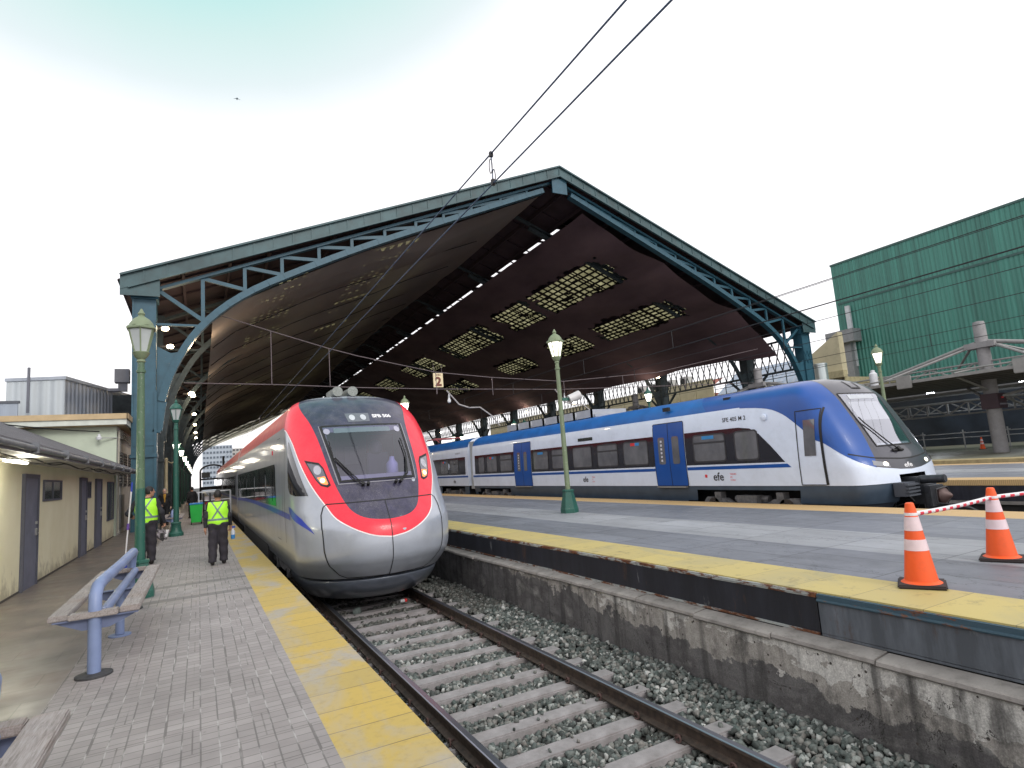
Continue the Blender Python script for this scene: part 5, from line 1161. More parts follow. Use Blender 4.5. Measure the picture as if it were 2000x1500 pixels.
for k, (y, w_) in enumerate(((52, 1.2), (54.5, 1.3), (57.2, 1.1), (60, 1.2))):
    t = thing('air_conditioner', '%s white air conditioning unit on the parapet of the stone wing behind the right columns' % ORD[k], 'air conditioner', (52, y, 9.2), 0, 'air conditioners on the stone wing'); MB().box(-.5, .5, 0, w_, 0, 1.1).build('case', mat('ac_white', (.5, .5, .5), .5), t, bevel=.04); MB().tube([(-.52, w_/2, .55), (-.56, w_/2, .55)], .38, 14).build('fan_grille', black_line, t)
t = thing('red_roof', 'dull red tiled roof beyond the air conditioners of the stone wing', 'roof', (56, 54, 8.5)); MB().add([(0, 0, 0), (0, 22, 0), (4, 22, 2.0), (4, 0, 2.0)], [(0, 1, 2, 3)]).box(0, 4, 0, 22, -.3, 0).build('tiles', mat('red_tiles', (.32, .09, .06), .7), t)
gb = thing('green_hall', 'tall windowless hall clad in green ribbed metal at the right', 'building', (0, 0, 0))
grn = m_corr('green_cladding', (.045, .20, .16), .36, 1, .33, .5)
MB().box(60, 95, -14, 37.8, -.2, 19.9).build('cladding', grn, gb)
tr = mat('green_dark_trim', (.03, .09, .08), .5)
MB().box(59.93, 60, -14, 37.85, 19.85, 20.05).box(59.94, 60, -14, 37.6, 15.55, 15.75).build('trim', tr, gb)
MB().box(59.7, 59.95, 36.3, 36.75, 8.8, 15.2).build('downpipe', mat('pale_pipe', (.5, .53, .55), .5), gb)
MB().box(58.6, 59.95, 35.6, 38.6, 11.3, 12.6).box(59.2, 59.95, 36.4, 38.2, 4, 11.3).build('duct_box', mat('duct_grey', (.22, .23, .24), .6, dirt=.3), gb)
t = thing('steel_chimney', 'shiny galvanised round duct standing behind the nose of the blue train', 'duct', (40, 27.05, 4.2)); MB().lathe([(.44, 0), (.44, 2.75), (.47, 2.78), (.47, 2.9), (.42, 2.92)], 20).build('pipe', mat('galvanised', (.45, .5, .5), .3, .7, var=.2, streak=True), t)
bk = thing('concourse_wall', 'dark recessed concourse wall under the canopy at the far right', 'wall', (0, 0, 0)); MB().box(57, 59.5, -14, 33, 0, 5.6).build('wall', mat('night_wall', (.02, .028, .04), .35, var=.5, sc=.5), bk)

# canopy with concrete masts
conc = mat('mast_concrete', (.28, .275, .28), .8, var=.12, sc=2, bump=.2, dirt=.25); steelw = mat('white_steel', (.26, .26, .255), .5, dirt=.15); cand = m_corr('canopy_soffit', (.07, .065, .06), .9, 0, .2)
cn = thing('platform_canopy', 'low steel canopy with white edge beams hung from concrete masts at the right', 'canopy', (0, 0, 0))
CY0, CY1 = 6, 52
def slab(name, x0, x1, z0, z1, m): return MB().add([(x0, CY0, z0), (x1, CY0, z1), (x1, CY1, z1), (x0, CY1, z0), (x0, CY0, z0+.12), (x1, CY0, z1+.12), (x1, CY1, z1+.12), (x0, CY1, z0+.12)], [(0, 3, 2, 1), (4, 5, 6, 7), (0, 1, 5, 4), (1, 2, 6, 5), (2, 3, 7, 6), (3, 0, 4, 7)]).build(name, m, cn)
slab('canopy_roof', 34, 40.7, 4.28, 4.05, cand); slab('canopy_roof', 41.3, 49, 3.9, 4.2, cand)
MB().box(33.86, 33.99, CY0, CY1, 4.30, 4.46).box(40.75, 40.88, CY0, CY1, 3.80, 3.95).box(41.1, 41.25, CY0, CY1, 3.82, 4.05).box(49.02, 49.1, CY0, CY1, 4.1, 4.4).build('edge_beam', steelw, cn)
tw = MB()
def truss(p0, p1, h, n, r=.06):
    p0, p1 = Vector(p0), Vector(p1); up = Vector((0, 0, h)); tw.tube([p0, p1], r, 6); tw.tube([p0+up, p1+up], r, 6)
    for k in range(n):
        a = p0.lerp(p1, k/n); b = p0.lerp(p1, (k+1)/n); tw.tube([a, a+up], r*.8, 5); tw.tube([a+up, b] if k % 2 else [a, b+up], r*.8, 5)
truss((41, CY0, 2.55), (41, CY1, 2.55), .75, 40, .055); truss((33.9, CY0, 4.62), (33.9, CY1, 4.62), .0001, 1, .05)
truss((37.4, CY0, 4.6), (37.4, CY1, 4.6), .55, 40, .055); truss((47, CY0, 2.9), (47, CY1, 2.9), .7, 36, .05)
for y in (9, 15.85, 23, 30.4, 37.5): tw.tube([(33.9, y, 4.4), (41, y, 2.7)], .06, 6); tw.tube([(34, y, 4.5), (37.4, y, 4.9)], .05, 6)
tw.build('canopy_truss', steelw, cn)
for k, y in enumerate((15.85, 30.4, 44.8)):
    m_ = MB().lathe([(.34, -.2), (.33, 4.3), (.31, 5.2), (.28, 7.2), (.25, 7.34), (.05, 7.38)], 20, (37.4, y, .0), smooth=True); m_.box(37.0, 37.8, y-.7, y+.7, 5.9, 6.2); m_.build('mast', conc, cn, bevel=0)
    rd = MB()
    for s in (-1, 1):
        rd.tube([(37.4, y+.3*s, 6.2), (37.4, y+.8*s, 6.1), (37.4, y+6.6*s, 4.7)], .11, 8); rd.tube([(37.3, y+.6*s, 6.0), (34.1, y+3.6*s, 4.6)], .07, 6); rd.tube([(37.5, y+.6*s, 6.0), (40.8, y+3.6*s, 4.3)], .07, 6); rd.tube([(37.4, y+.3*s, 3.2), (40.5, y+2.4*s, 4.0)], .08, 6)
    rd.build('tie_rod', steelw, cn)
for y in (12.5, 17.8): MB().box(33.70, 33.85, y, y+.75, 4.05, 4.75).build('junction_box', steelw, cn, bevel=.03)
t = thing('platform_sign', 'small dark maroon sign strapped round the concrete mast at the right', 'sign', (37.4, 15.85, 3.0)); MB().box(-.44, .44, -.45, -.39, -.40, .40).box(-.44, -.40, -.39, .35, -.40, .40).build('board', mat('maroon_sign', (.045, .02, .03), .4), t); MB().box(-.12, .12, -.475, -.462, .12, .2).build('red_mark', red_txt, t); MB().box(-.36, .36, -.475, -.462, -.22, -.14).build('caption_bar', mat('sign_grey', (.25, .25, .3), .5), t)
t = thing('roof_tank', 'small white cylindrical tank on top of the canopy beside the green hall', 'tank', (36, 21.05, 4.6)); MB().lathe([(.22, 0), (.22, .75), (.12, .84), (.12, .95), (.02, .98)], 16).build('shell', mat('tank_white', (.65, .67, .7), .4), t)
fm = mat('floodlight_lit', (1, 1, 1), .3, emit=40., ecol=(.9, .95, 1.))
for x, y, z, l_ in ((44, 22.1, 4.25, 'dazzling white floodlight under the canopy above the railings'), (44, 17.0, 4.35, 'dazzling floodlight under the canopy at the right edge of the picture')):
    t = thing('floodlight', l_, 'lamp', (x, y, z), 0, 'floodlights under the canopy'); MB().lathe([(.03, 0), (.2, .04), (.24, .14), (.2, .24), (.03, .28)], 14, (0, 0, -.14)).build('bulb', fm, t); MB().box(-.05, .3, -.25, .25, .14, .2).build('housing', lampb, t)
rg = thing('railing', 'double rail metal railing on posts along the outer platform under the canopy', 'railing', (46, 0, ZI)); r2 = MB()
for z in (.78, 1.08): r2.tube([(0, 5, z), (0, 33, z)], .035, 6)
r2.build('rail', steelw, rg)
for k in range(10): pmb = MB(); pmb.tube([(0, 6.2+2.55*k, 0), (0, 6.2+2.55*k, 1.3)], .045, 6); pmb.box(-.15, .15, 6.1+2.55*k, 6.3+2.55*k, 1.1, 1.16); pmb.build('post', steelw, rg)

# far end of the station: distant blocks, portal
def block(name, label, x0, x1, y, d, h, wc, wn_, fl_n, glassc, loc_w=None):
    t = thing(name, label, 'building', (0, 0, 0)); MB().box(x0, x1, y, y+d, 0, h).build('wall', wc, t); w = MB()
    for f in range(fl_n):
        z = h*(f+.35)/fl_n
        for k in range(wn_): a = x0+(x1-x0)*(k+.18)/wn_; w.box(a, a+(x1-x0)*.64/wn_, y-.1, y-.02, z, z+h*.45/fl_n)
    w.build('windows', glassc, t); return t
block('apartment_block', 'distant pale blue glass office block seen beyond the far end of the station', 1.0, 9.6, 214, 14, 14.2, mat('block_pale', (.42, .48, .55), .7), 9, 9, mat('block_glass', (.12, .15, .19), .3)); 
block('apartment_block', 'distant cream apartment block with balconies beyond the far end of the station', 9.9, 16.5, 222, 14, 13.4, mat('block_cream', (.52, .50, .47), .8), 6, 10, mat('block_glass2', (.10, .10, .11), .4))
gp = thing('portal', 'dark steel portal with arched top at the far end of the left platform', 'gate', (1.1, 62, 0)); g = MB()
arc = [(1.0*math.cos(a), 3.0+.55*math.sin(a)) for a in np.linspace(0, PI, 12)]
g.tube([(x-.0, 0, z) for x, z in arc], .09, 6); g.box(-1.08, -.92, -.1, .1, 0, 3.0); g.box(.92, 1.08, -.1, .1, 0, 3.0); g.box(-1, 1, -.08, .08, 2.2, 2.35); g.box(-1, 1, -.05, .05, 1.3, 1.6); g.box(.82, 1.0, -.3, -.15, 0, 4.3); g.build('frame', mat('portal_black', (.008, .008, .01), .7), gp)
MB().box(-.9, -.2, -.03, .03, 2.4, 2.9).build('plate', mat('portal_plate', (.06, .07, .08), .7), gp); MB().box(.15, .35, -.05, .05, 1.7, 2.15).build('lamp', mat('lamp_white', (1, 1, 1), .4, emit=3.), gp)

# ------------------------------------------------------------------ lamp posts
postg = m_chip('lamp_green_paint', (.085, .15, .085), (.22, .25, .22), .60, 26); postd = m_chip('dark_green_paint', (.018, .10, .075), (.16, .17, .15), .63, 30)
olive = m_chip('olive_green_paint', (.17, .22, .13), (.30, .31, .26), .62, 24); capm = mat('lamp_cap_paint', (.20, .25, .15), .5, var=.15)
gl_off = mat('lantern_glass', (.48, .52, .52), .35, coat=.4, var=.1); gl_on = mat('lantern_lit', (1, .97, .85), .4, emit=1.5, ecol=(1, .95, .80)); gl_on2 = mat('lantern_lit_far', (1, .97, .88), .4, emit=4.5, ecol=(1, .93, .80))
core = mat('lantern_core', (1, 1, .95), .4, emit=5., ecol=(1, .96, .85))
def lantern(parent, x, y, z, s, glass, cm, lit=False, simple=False):
    n = 6; r0 = PI/6; l = MB()
    l.lathe([(.055*s, 0), (.075*s, .02*s), (.06*s, .06*s), (.10*s, .10*s), (.13*s, .16*s), (.145*s, .19*s), (.13*s, .20*s)], 12, (x, y, z))
    o = l.build('lantern', cm, parent)
    g = MB().lathe([(.115*s, .20*s), (.215*s, .62*s)], n, (x, y, z), smooth=False, rot=r0); g.build('glass', glass, o)
    b = MB()
    for k in range(n):
        a = 2*PI*k/n+r0; b.beam((x+.118*s*math.cos(a), y+.118*s*math.sin(a), z+.20*s), (x+.22*s*math.cos(a), y+.22*s*math.sin(a), z+.62*s), .022*s, .022*s)
    b.build('glazing_bar', cm, o)
    MB().lathe([(.225*s, .615*s), (.262*s, .63*s), (.262*s, .66*s), (.225*s, .69*s)], n, (x, y, z), rot=r0, smooth=False).lathe([(.21*s, .69*s), (.19*s, .75*s), (.14*s, .82*s), (.07*s, .87*s), (.05*s, .89*s), (.05*s, .91*s), (.065*s, .93*s), (.04*s, .97*s), (.012*s, 1.03*s)], 12, (x, y, z)).build('cap', cm, o)
    return o
def post(label, x, y, z0, h, glass, pm, bm_, lit=False, r=.07, group='green lamp posts', base='oct', lean=0., two=0):
    t = thing('lamp_post', label, 'lamp post', (x, y, z0), 0, group); s = .92; hl_ = h-1.03*s
    if base == 'oct': b = MB().lathe([(.235, 0), (.235, .10), (.225, .13), (.145, .50), (.135, .54), (.155, .55), (.155, .59), (.12, .60)], 6, smooth=False, rot=PI/6)
    else: b = MB().lathe([(.24, 0), (.24, .10), (.21, .13), (.17, .22), (.15, .42), (.17, .46), (.13, .50)], 16)
    b.build('base', bm_, t)
    if two: MB().lathe([(r*1.2, .5), (r*1.14, 1.2), (r*1.1, two)], 14).build('lower_pole', postd, t)
    MB().lathe([(r*1.05, two or .5), (r*1.05, max(.9, two+.05)), (r*1.0, hl_*.5), (r*.84, hl_-.18), (r*1.1, hl_-.17), (r*1.1, hl_-.13), (r*.84, hl_-.12), (r*.8, hl_)], 14).build('pole', pm, t)
    lantern(t, 0, 0, hl_, s, glass, capm if pm is not postd else pm); 
    if lean: t.rotation_euler = (0, lean, 0)
    return t
post('tall green lamp post with unlit lantern beside the nearest complete bench', -.865, 11.7, 0, 4.82, gl_off, postg, postd, r=.064, two=1.75)
post('dark green lamp post with unlit lantern beside the farther bench, near the people', -.74, 24.97, 0, 4.95, gl_off, postd, postd, base='round', r=.085)
t = post('olive lamp post with lit lantern in the middle of the grey island platform', 8.58, 13.35, ZI, 4.92, gl_on, olive, postd, r=.064)
MB().tube([(.28, 0, 2.98), (.60, -.06, 3.10)], [.115, .125], 14).build('loudspeaker', mat('speaker_white', (.6, .6, .6), .4), t); MB().box(.05, .32, -.04, .04, 2.95, 3.03).build('bracket', postd, t)
post('olive lamp post with lit lantern rising behind the right shoulder of the red train', 8.6, 26.9, ZI, 4.92, gl_on2, olive, postd)
post('lamp post with lit lantern beyond the blue train nose, before the green hall', 23.4, 13.4, ZI, 4.92, gl_on, olive, postd)
post('lamp post with lit lantern just above the roof of the blue train', 21.8, 25.0, ZI, 4.92, gl_on2, postd, postd)
def twin(label, x, y, z0, h, pm, grp, facing=0):
    t = thing('twin_lamp_post', label, 'lamp post', (x, y, z0), facing, grp); b = MB().lathe([(.2, 0), (.17, .4), (.09, .5), (.075, h-1.3), (.1, h-1.28), (.06, h-1.2)], 12); b.build('pole', pm, t)
    a = MB()
    for s in (-1, 1): a.tube([(0, 0, h-1.35), (s*.25, 0, h-1.5), (s*.48, 0, h-1.4), (s*.48, 0, h-1.05)], .03, 6)
    a.build('arm', pm, t)
    for s in (-1, 1): lantern(t, s*.48, 0, h-1.06, .95, gl_on2, postd)
    return t
twin('twin lantern post above the blue train, nearer of the two under the roof', 23.0, 42.2, ZI, 4.92, postd, 'twin lantern posts on the far platform'); twin('twin lantern post above the blue train, farther of the two under the roof', 23.9, 57.5, ZI, 4.92, postd, 'twin lantern posts on the far platform')
beige = mat('beige_post', (.35, .31, .2), .6, var=.2)
for k, y in enumerate((38.5, 50, 61, 72, 83, 94, 106, 120)):
    twin('twin lantern post, %s in the row along the dark arcade on the left platform' % ORD[k], -1.62, y, 0, 4.85 if k else 4.6, beige if k == 0 else postd, 'twin lantern posts along the arcade', 0)

# ------------------------------------------------------------------ benches
pipe = m_chip('blue_grey_pipe_paint', (.20, .26, .44), (.03, .03, .04), .69, 17); wood = m_wood(); bluedk = mat('bench_plate', (.13, .16, .27), .55, var=.2); ironp = mat('foot_plate', (.045, .045, .05), .7, var=.4, sc=20)
def bench():
    t = thing('bench', '', 'bench', (0, 0, 0), 0, 'pipe benches on the left platform')
    L_ = 3.45; X = 0.
    for y in (0, L_):      # end posts and foot plates
        MB().lathe([(.155, 0), (.155, .018), (.07, .03)], 24, (X, y, 0), smooth=False).build('foot_plate', ironp, t)
    p = MB(); p.tube([(X, 0, .02), (X, 0, .60), (X, .02, .74), (X+.01, .09, .815), (X+.025, .24, .84), (X+.05, 1.6, .845), (X+.05, L_-.24, .845), (X+.04, L_-.07, .825), (X+.02, L_, .75), (X, L_, .5), (X, L_, .02)], .057, 14); p.build('back_rail', pipe, t)
    MB().tube([(X+.06, .05, .56), (X+.06, 1.55, .56), (X+.06, L_-.05, .56)], .047, 12).build('lower_rail', pipe, t)
    MB().tube([(X+.04, 1.7, .02), (X+.04, 1.7, .56)], .048, 12).lathe([(.12, 0), (.12, .015)], 20, (X+.04, 1.7, 0), smooth=False).build('middle_leg', pipe, t)
    for y in (0, 1.7, L_): 
        MB().add([(-.33, y-.006, .535), (.36, y-.006, .535), (.12, y-.006, .43), (-.10, y-.006, .43), (-.33, y+.006, .535), (.36, y+.006, .535), (.12, y+.006, .43), (-.10, y+.006, .43)], [(0, 1, 2, 3), (7, 6, 5, 4), (0, 3, 7, 4), (3, 2, 6, 7), (2, 1, 5, 6), (1, 0, 4, 5)]).box(-.33, .36, y-.05, y+.05, .535, .543).build('bracket', bluedk, t)
    z0, z1 = .545, .60
    MB().box(.20, .37, -.02, L_*.49, z0, z1).build('seat_board', wood, t, bevel=.008); MB().box(.20, .37, L_*.49+.01, L_+.02, z0, z1-.004).build('seat_board', wood, t, bevel=.008)
    MB().box(-.37, -.21, -.02, L_+.02, z0, z1).build('seat_board', wood, t, bevel=.008)
    MB().box(-.205, .195, -.08, .06, z0, z1-.002).build('seat_board', wood, t, bevel=.008); MB().box(-.205, .195, L_-.10, L_+.02, z0, z1-.002).build('seat_board', wood, t, bevel=.008)
    return t
b = bench(); b.location = (-.90, 7.22, 0); b['label'] = 'long bench of blue grey pipe with weathered grey boards, the whole one nearest the camera'
dup(b, (-.985, .66, 0), label='blue grey pipe bench cut off by the bottom left corner of the picture')
dup(b, (-.92, 26.7, 0), label='distant bench of blue grey pipe behind the second green lamp post')

# ------------------------------------------------------------------ cones, tape
orange = mat('cone_orange', (.85, .10, .01), .5, var=.08, coat=.1, dirt=.15); refl_w = mat('cone_reflective', (.72, .58, .62), .35, var=.06, sc=20); rubber = mat('cone_base_rubber', (.035, .026, .026), .8, var=.3, bump=.3, bsc=90)
def cone(h=.76):
    t = thing('traffic_cone', '', 'cone', (0, 0, 0), 0, 'orange traffic cones')
    def R_(z): return .138-(.138-.038)*(z-.03)/(h-.03)
    MB().box(-.19, .19, -.19, .19, 0, .035).build('base', rubber, t, bevel=.012)
    m = MB(); m.lathe([(.165, .035), (.15, .045), (R_(.05), .055)]+[(R_(h*k), h*k) for k in (.15, .3, .5, .7, .9)]+[(R_(h)-.002, h-.008), (R_(h)-.012, h)], 32); m.build('cone_body', orange, t)
    for a, b_ in ((.43, .56), (.665, .83)): MB().lathe([(R_(h*a)+.0025, h*a), (R_(h*b_)+.0025, h*b_)], 32).build('reflective_band', refl_w, t)
    return t
c = cone(); c.location = (5.93, 3.32, ZI); c.rotation_euler = (0, 0, .5); c['label'] = 'orange and white traffic cone on the yellow platform edge, nearest the camera'
c2 = dup(c, (7.56, 3.37, ZI), .35, 'orange and white traffic cone near the right picture edge, on grey slabs')
c3 = dup(c, (43.3, 19.3, ZI), .2, 'tiny orange cone far away on the outer platform under the canopy')
dup(c, (10.5, 3.0, ZI), .9, 'orange and white traffic cone beyond the right picture edge holding the end of the tape')
def tapebar():
    t = thing('barrier_tape', 'red and white striped barrier tape tied between the two orange cones', 'barrier tape')
    p0 = Vector((5.93, 3.32, ZI+.65)); p1 = Vector((7.56, 3.37, ZI+.655)); p2 = Vector((10.45, 3.0, ZI+.655)); r1, r2 = mat('tape_white', (.72, .70, .72), .45, var=.05), mat('tape_red', (.62, .02, .05), .45)
    for mi, m in ((0, r1), (1, r2)):
        mb = MB()
        for a, b_, n in ((p0+Vector((.055, 0, 0)), p1-Vector((.05, 0, 0)), 22), (p1+Vector((.05, 0, 0)), p2, 36)):
            for k in range(n):
                f0, f1 = k/n, (k+1)/n; q0, q1 = a.lerp(b_, f0), a.lerp(b_, f1); s0_, s1_ = -.012*math.sin(PI*f0), -.012*math.sin(PI*f1); q0.z += s0_; q1.z += s1_
                if mi == 0: mb.tube([q0, q1], .021, 10)
                elif k % 2: mb.tube([q0.lerp(q1, .05)+Vector((0, -.0035, -.002)), q0.lerp(q1, .95)+Vector((0, -.0035, -.002))], .0195, 10)
        if mi == 0:
            for c_ in (p0, p1): mb.lathe([(.052, -.012), (.057, -.008), (.055, .016), (.050, .018)], 16, tuple(c_))
        mb.build('tape' if mi == 0 else 'red_stripes', m, t)
tapebar()

# ------------------------------------------------------------------ overhead wires
wire = mat('wire_bronze', (.04, .075, .15), .5, .2); wired = mat('wire_dark', (.012, .012, .015), .6); wirel = mat('wire_pale', (.22, .18, .19), .6)
def wires(x, zm, zc, label, m=wire, r=.018, drop=(5.76,), y0=-6, y1=150, rr=.014):
    t = thing('overhead_line', label, 'overhead wire', (0, 0, 0), 0, 'overhead lines along the tracks')
    MB().tube([(x, y0, zm), (x, y1, zm)], r, 6).build('messenger_wire', m, t); MB().tube([(x, y0, zc), (x, y1, zc)], r*.95, 6).build('contact_wire', m, t)
    for y in drop: MB().tube([(x, y, zm), (x, y, zc)], .007 if y < 8 else .012, 5).build('dropper', m, t)
    return t
t = wires(3.04, 5.31, 4.94, 'pair of overhead wires crossing the sky above the red train', r=.0095)
def loop(parent, x, y, z, s): 
    pts = [(x, y+.03*math.sin(a)*s, z-.07+.09*math.cos(a)) for a in np.linspace(0, 2*PI, 14)]; MB().tube(pts, .006, 5, cap=False).build('dropper_loop', wired, parent)
loop(t, 3.04, 5.79, 5.24, 1.3); loop(t, 3.04, 5.73, 5.08, -1.2); MB().box(3.02, 3.06, 5.74, 5.78, 5.27, 5.33).box(3.02, 3.06, 5.74, 5.78, 4.92, 4.99).build('clamp', wired, t)
for y in (36, 41, 46, 51, 57): MB().tube([(3.04, y, 5.31), (3.04, y, 4.94)], .012, 5).build('dropper', wirel, t)
wires(13.45, 5.51, 4.95, 'overhead wires above the blue train', wired, .010, (14, 19, 25, 31, 37, 44, 52)); wires(16.8, 5.3, 4.7, 'overhead wires beyond the blue train against the green hall', wired, .010, (12.5, 20, 28, 36, 45))
wires(28.6, 5.9, 5.4, 'lower overhead wires crossing the green hall at the right', wired, .013, (14, 22, 31, 40, 50)); wires(24.6, 8.6, 7.6, 'upper overhead wires crossing the green hall at the right', wired, .013, ())
pal = mat('span_wire', (.16, .13, .14), .6)
def span(label, pts, drops):
    t = thing('span_wire', label, 'span wire', (0, 0, 0), 0, 'span wires across the station mouth'); MB().tube(pts, .022, 5).build('wire', pal, t)
    d = None
    for (x, za, zb) in drops: MB().tube([(x, 31, za), (x, 31, zb)], .02, 5).build('dropper', pal, t)
    return t
span('sagging upper span wire slung between the columns under the gable', [(.9, 31, 9.8), (3.2, 31, 9.1), (5.9, 31, 8.3), (7.5, 31, 7.9), (11.8, 31, 7.05), (15.3, 31, 6.75), (20.3, 31, 6.5), (28, 31, 7.1), (38.5, 31, 9.0)],
     [(3.2, 9.1, 6.4), (6.0, 8.28, 6.3), (11.8, 7.05, 5.8), (15.3, 6.75, 5.7), (20.3, 6.5, 5.6), (25, 6.9, 5.6), (30.5, 7.4, 5.9)])
span('nearly level lower span wire strung between the columns under the gable', [(-.6, 31.05, 6.5), (3.4, 31.05, 6.4), (7.4, 31.05, 6.22), (11.7, 31.05, 6.1), (20.2, 31.05, 6.0), (41, 31.05, 6.4)], [])
st = thing('steady_arms', 'two pale curved steady arms hanging from the lower span wire over the tracks', 'bracket', (0, 0, 0))
for x in (13.8, 21.0): MB().tube([(x-1.4, 31, 6.0), (x-.7, 31, 5.2), (x-.1, 31, 5.0), (x+.6, 31, 5.0), (x+1.3, 31, 4.5), (x+1.8, 31, 3.9)], .04, 6).build('arm', mat('arm_pale', (.4, .38, .38), .5), st)
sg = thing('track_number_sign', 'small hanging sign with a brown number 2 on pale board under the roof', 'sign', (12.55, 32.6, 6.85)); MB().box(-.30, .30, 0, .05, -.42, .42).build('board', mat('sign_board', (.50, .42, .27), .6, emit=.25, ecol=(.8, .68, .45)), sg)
def flat_text(txt, size, parent, m, x, y, z, bold=.0, kx=1):
    V_, F_ = text_mesh(txt, size, bold, 'CENTER'); return MB().add([(x+v[0]*kx, y, z+v[1]) for v in V_], F_).build('lettering', m, parent, fixn=False)
brn = mat('sign_brown', (.16, .05, .03), .6); flat_text('2', .72, sg, brn, 0, -.006, -.33, .035, 1.05); flat_text('LINEA', .13, sg, brn, 0, -.006, .27, .004)
MB().tube([(-.26, .02, .42), (-.26, .02, 1.0)], .012, 5).tube([(.24, .02, .42), (.24, .02, .95)], .012, 5).tube([(-.1, .02, -.42), (-.1, .02, -.8)], .015, 5).build('hanger', pal, sg)
for k, (x, z) in enumerate(((12.6, 5.55), (20.4, 5.4))):
    t = thing('insulator', '%s white ring insulator hanging from the span wire' % ('left', 'right')[k], 'insulator', (x, 31.2, z), 0, 'insulators on the span wire'); MB().lathe([(.02, -.25), (.09, -.2), (.11, -.1), (.07, 0), (.02, .4)], 10).build('body', mat('porcelain', (.7, .72, .75), .3), t)
# bird
bd = thing('bird', 'tiny bird gliding in the sky at the upper left', 'bird', (2.99, 50.6, 33.7)); m = mat('bird_feather', (.10, .17, .22), .7)
MB().add([(-.30, 0, -.06), (-.12, .05, .06), (0, .06, .04), (.12, .05, .06), (.30, 0, -.06), (.1, -.05, .0), (0, -.10, .0), (-.1, -.05, 0), (0, 0, .10), (0, 0, -.04)], [(0, 1, 2, 7), (4, 5, 2, 3), (7, 2, 5, 6), (7, 8, 5), (7, 9, 5)]).build('wings', m, bd); MB().lathe([(.005, -.2), (.04, -.1), (.05, 0), (.035, .12), (.01, .2)], 8).build('body', m, bd).rotation_euler = (PI/2, 0, 0)

# ------------------------------------------------------------------ people (smooth distance-field bodies, one continuous mesh each)
def caps(P, a, b, ra, rb):
    a = np.array(a, float); b = np.array(b, float); ba = b-a; h = np.clip(((P-a)@ba)/max(ba@ba, 1e-9), 0, 1); return np.linalg.norm(P-a-h[:, None]*ba, axis=1)-(ra+(rb-ra)*h)
def ell(P, c, r): 
    q = (P-np.array(c))/np.array(r); k = np.linalg.norm(q, axis=1); return (k-1)*min(r)*(1+0*k)
def smin(a, b, k): h = np.clip(.5+.5*(b-a)/k, 0, 1); return b*(1-h)+a*h-k*h*(1-h)
def surfnet(f, lo, hi, st):
    lo = np.array(lo); n = np.ceil((np.array(hi)-lo)/st).astype(int)+1; g = np.stack(np.meshgrid(*[lo[i]+st*np.arange(n[i]) for i in range(3)], indexing='ij'), -1)
    D = np.concatenate([f(c) for c in np.array_split(g.reshape(-1, 3), 8)]).reshape(n)
    S = D < 0; nx, ny, nz = n; acc = np.zeros((nx-1, ny-1, nz-1, 3)); cnt = np.zeros((nx-1, ny-1, nz-1))
    for ax in range(3):
        o = [0, 0, 0]; o[ax] = 1; sl = lambda d: tuple(slice(d[i], n[i]-(o[i]-d[i]) if o[i] else n[i]) for i in range(3))
        A = D[tuple(slice(0, n[i]-o[i]) for i in range(3))]; B = D[tuple(slice(o[i], n[i]) for i in range(3))]
        cr = (A < 0) != (B < 0); t = np.where(cr, A/(A-B+1e-12), 0); base = g[tuple(slice(0, n[i]-o[i]) for i in range(3))]; pt = base+t[..., None]*st*np.array(o)
        oth = [i for i in range(3) if i != ax]
        for da in (0, 1):
            for db in (0, 1):
                d = [0, 0, 0]; d[oth[0]] = da; d[oth[1]] = db; s_ = tuple(slice(d[i], d[i]+(n[i]-1)) for i in range(3)); acc += np.where(cr[s_][..., None], pt[s_], 0); cnt += cr[s_]
    m = cnt > 0; idx = -np.ones(m.shape, int); idx[m] = np.arange(m.sum()); V = acc[m]/cnt[m][:, None]; Q = []
    for ax in range(3):
        o = [0, 0, 0]; o[ax] = 1; A = S[tuple(slice(0, n[i]-o[i]) for i in range(3))]; B = S[tuple(slice(o[i], n[i]) for i in range(3))]; cr = A != B
        u, w = (ax+1) % 3, (ax+2) % 3; I = np.argwhere(cr); I = I[(I[:, u] > 0) & (I[:, w] > 0) & (I[:, u] < n[u]-1) & (I[:, w] < n[w]-1)]
        fl = A[tuple(I.T)]; e_u = np.eye(3, dtype=int)[u]; e_w = np.eye(3, dtype=int)[w]
        q = np.stack([idx[tuple((I-e_u-e_w).T)], idx[tuple((I-e_w).T)], idx[tuple(I.T)], idx[tuple((I-e_u).T)]], 1); q[~fl] = q[~fl][:, ::-1]; Q.append(q)
    return V, np.concatenate(Q)
skin = mat('skin', (.42, .22, .15), .55, var=.06); skin_l = mat('skin_light', (.55, .34, .26), .55, var=.06); vest = NT('hi_vis_vest'); vest.set(Base_Color=vest.mix(vest.ramp(vest.noise(6, 5), [(.3, 0.), (.7, 1.)]), (.38, .95, .03), (.50, 1., .06)), Roughness=.55); vest = vest.m
vband = mat('vest_grey_band', (.16, .22, .23), .45, var=.1, sc=20); jack = mat('jacket_charcoal', (.020, .021, .028), .8, var=.3, sc=8); trou = mat('trousers_purple_grey', (.028, .025, .034), .85, var=.35, sc=7); black_c = mat('black_clothes', (.007, .007, .009), .8, var=.3, sc=8)
hairb = mat('hair_dark', (.010, .008, .008), .6); hairg = mat('hair_grey', (.20, .19, .18), .7); boot = mat('boot_black', (.010, .009, .009), .5); mustard = mat('mustard_shirt', (.38, .20, .02), .8)
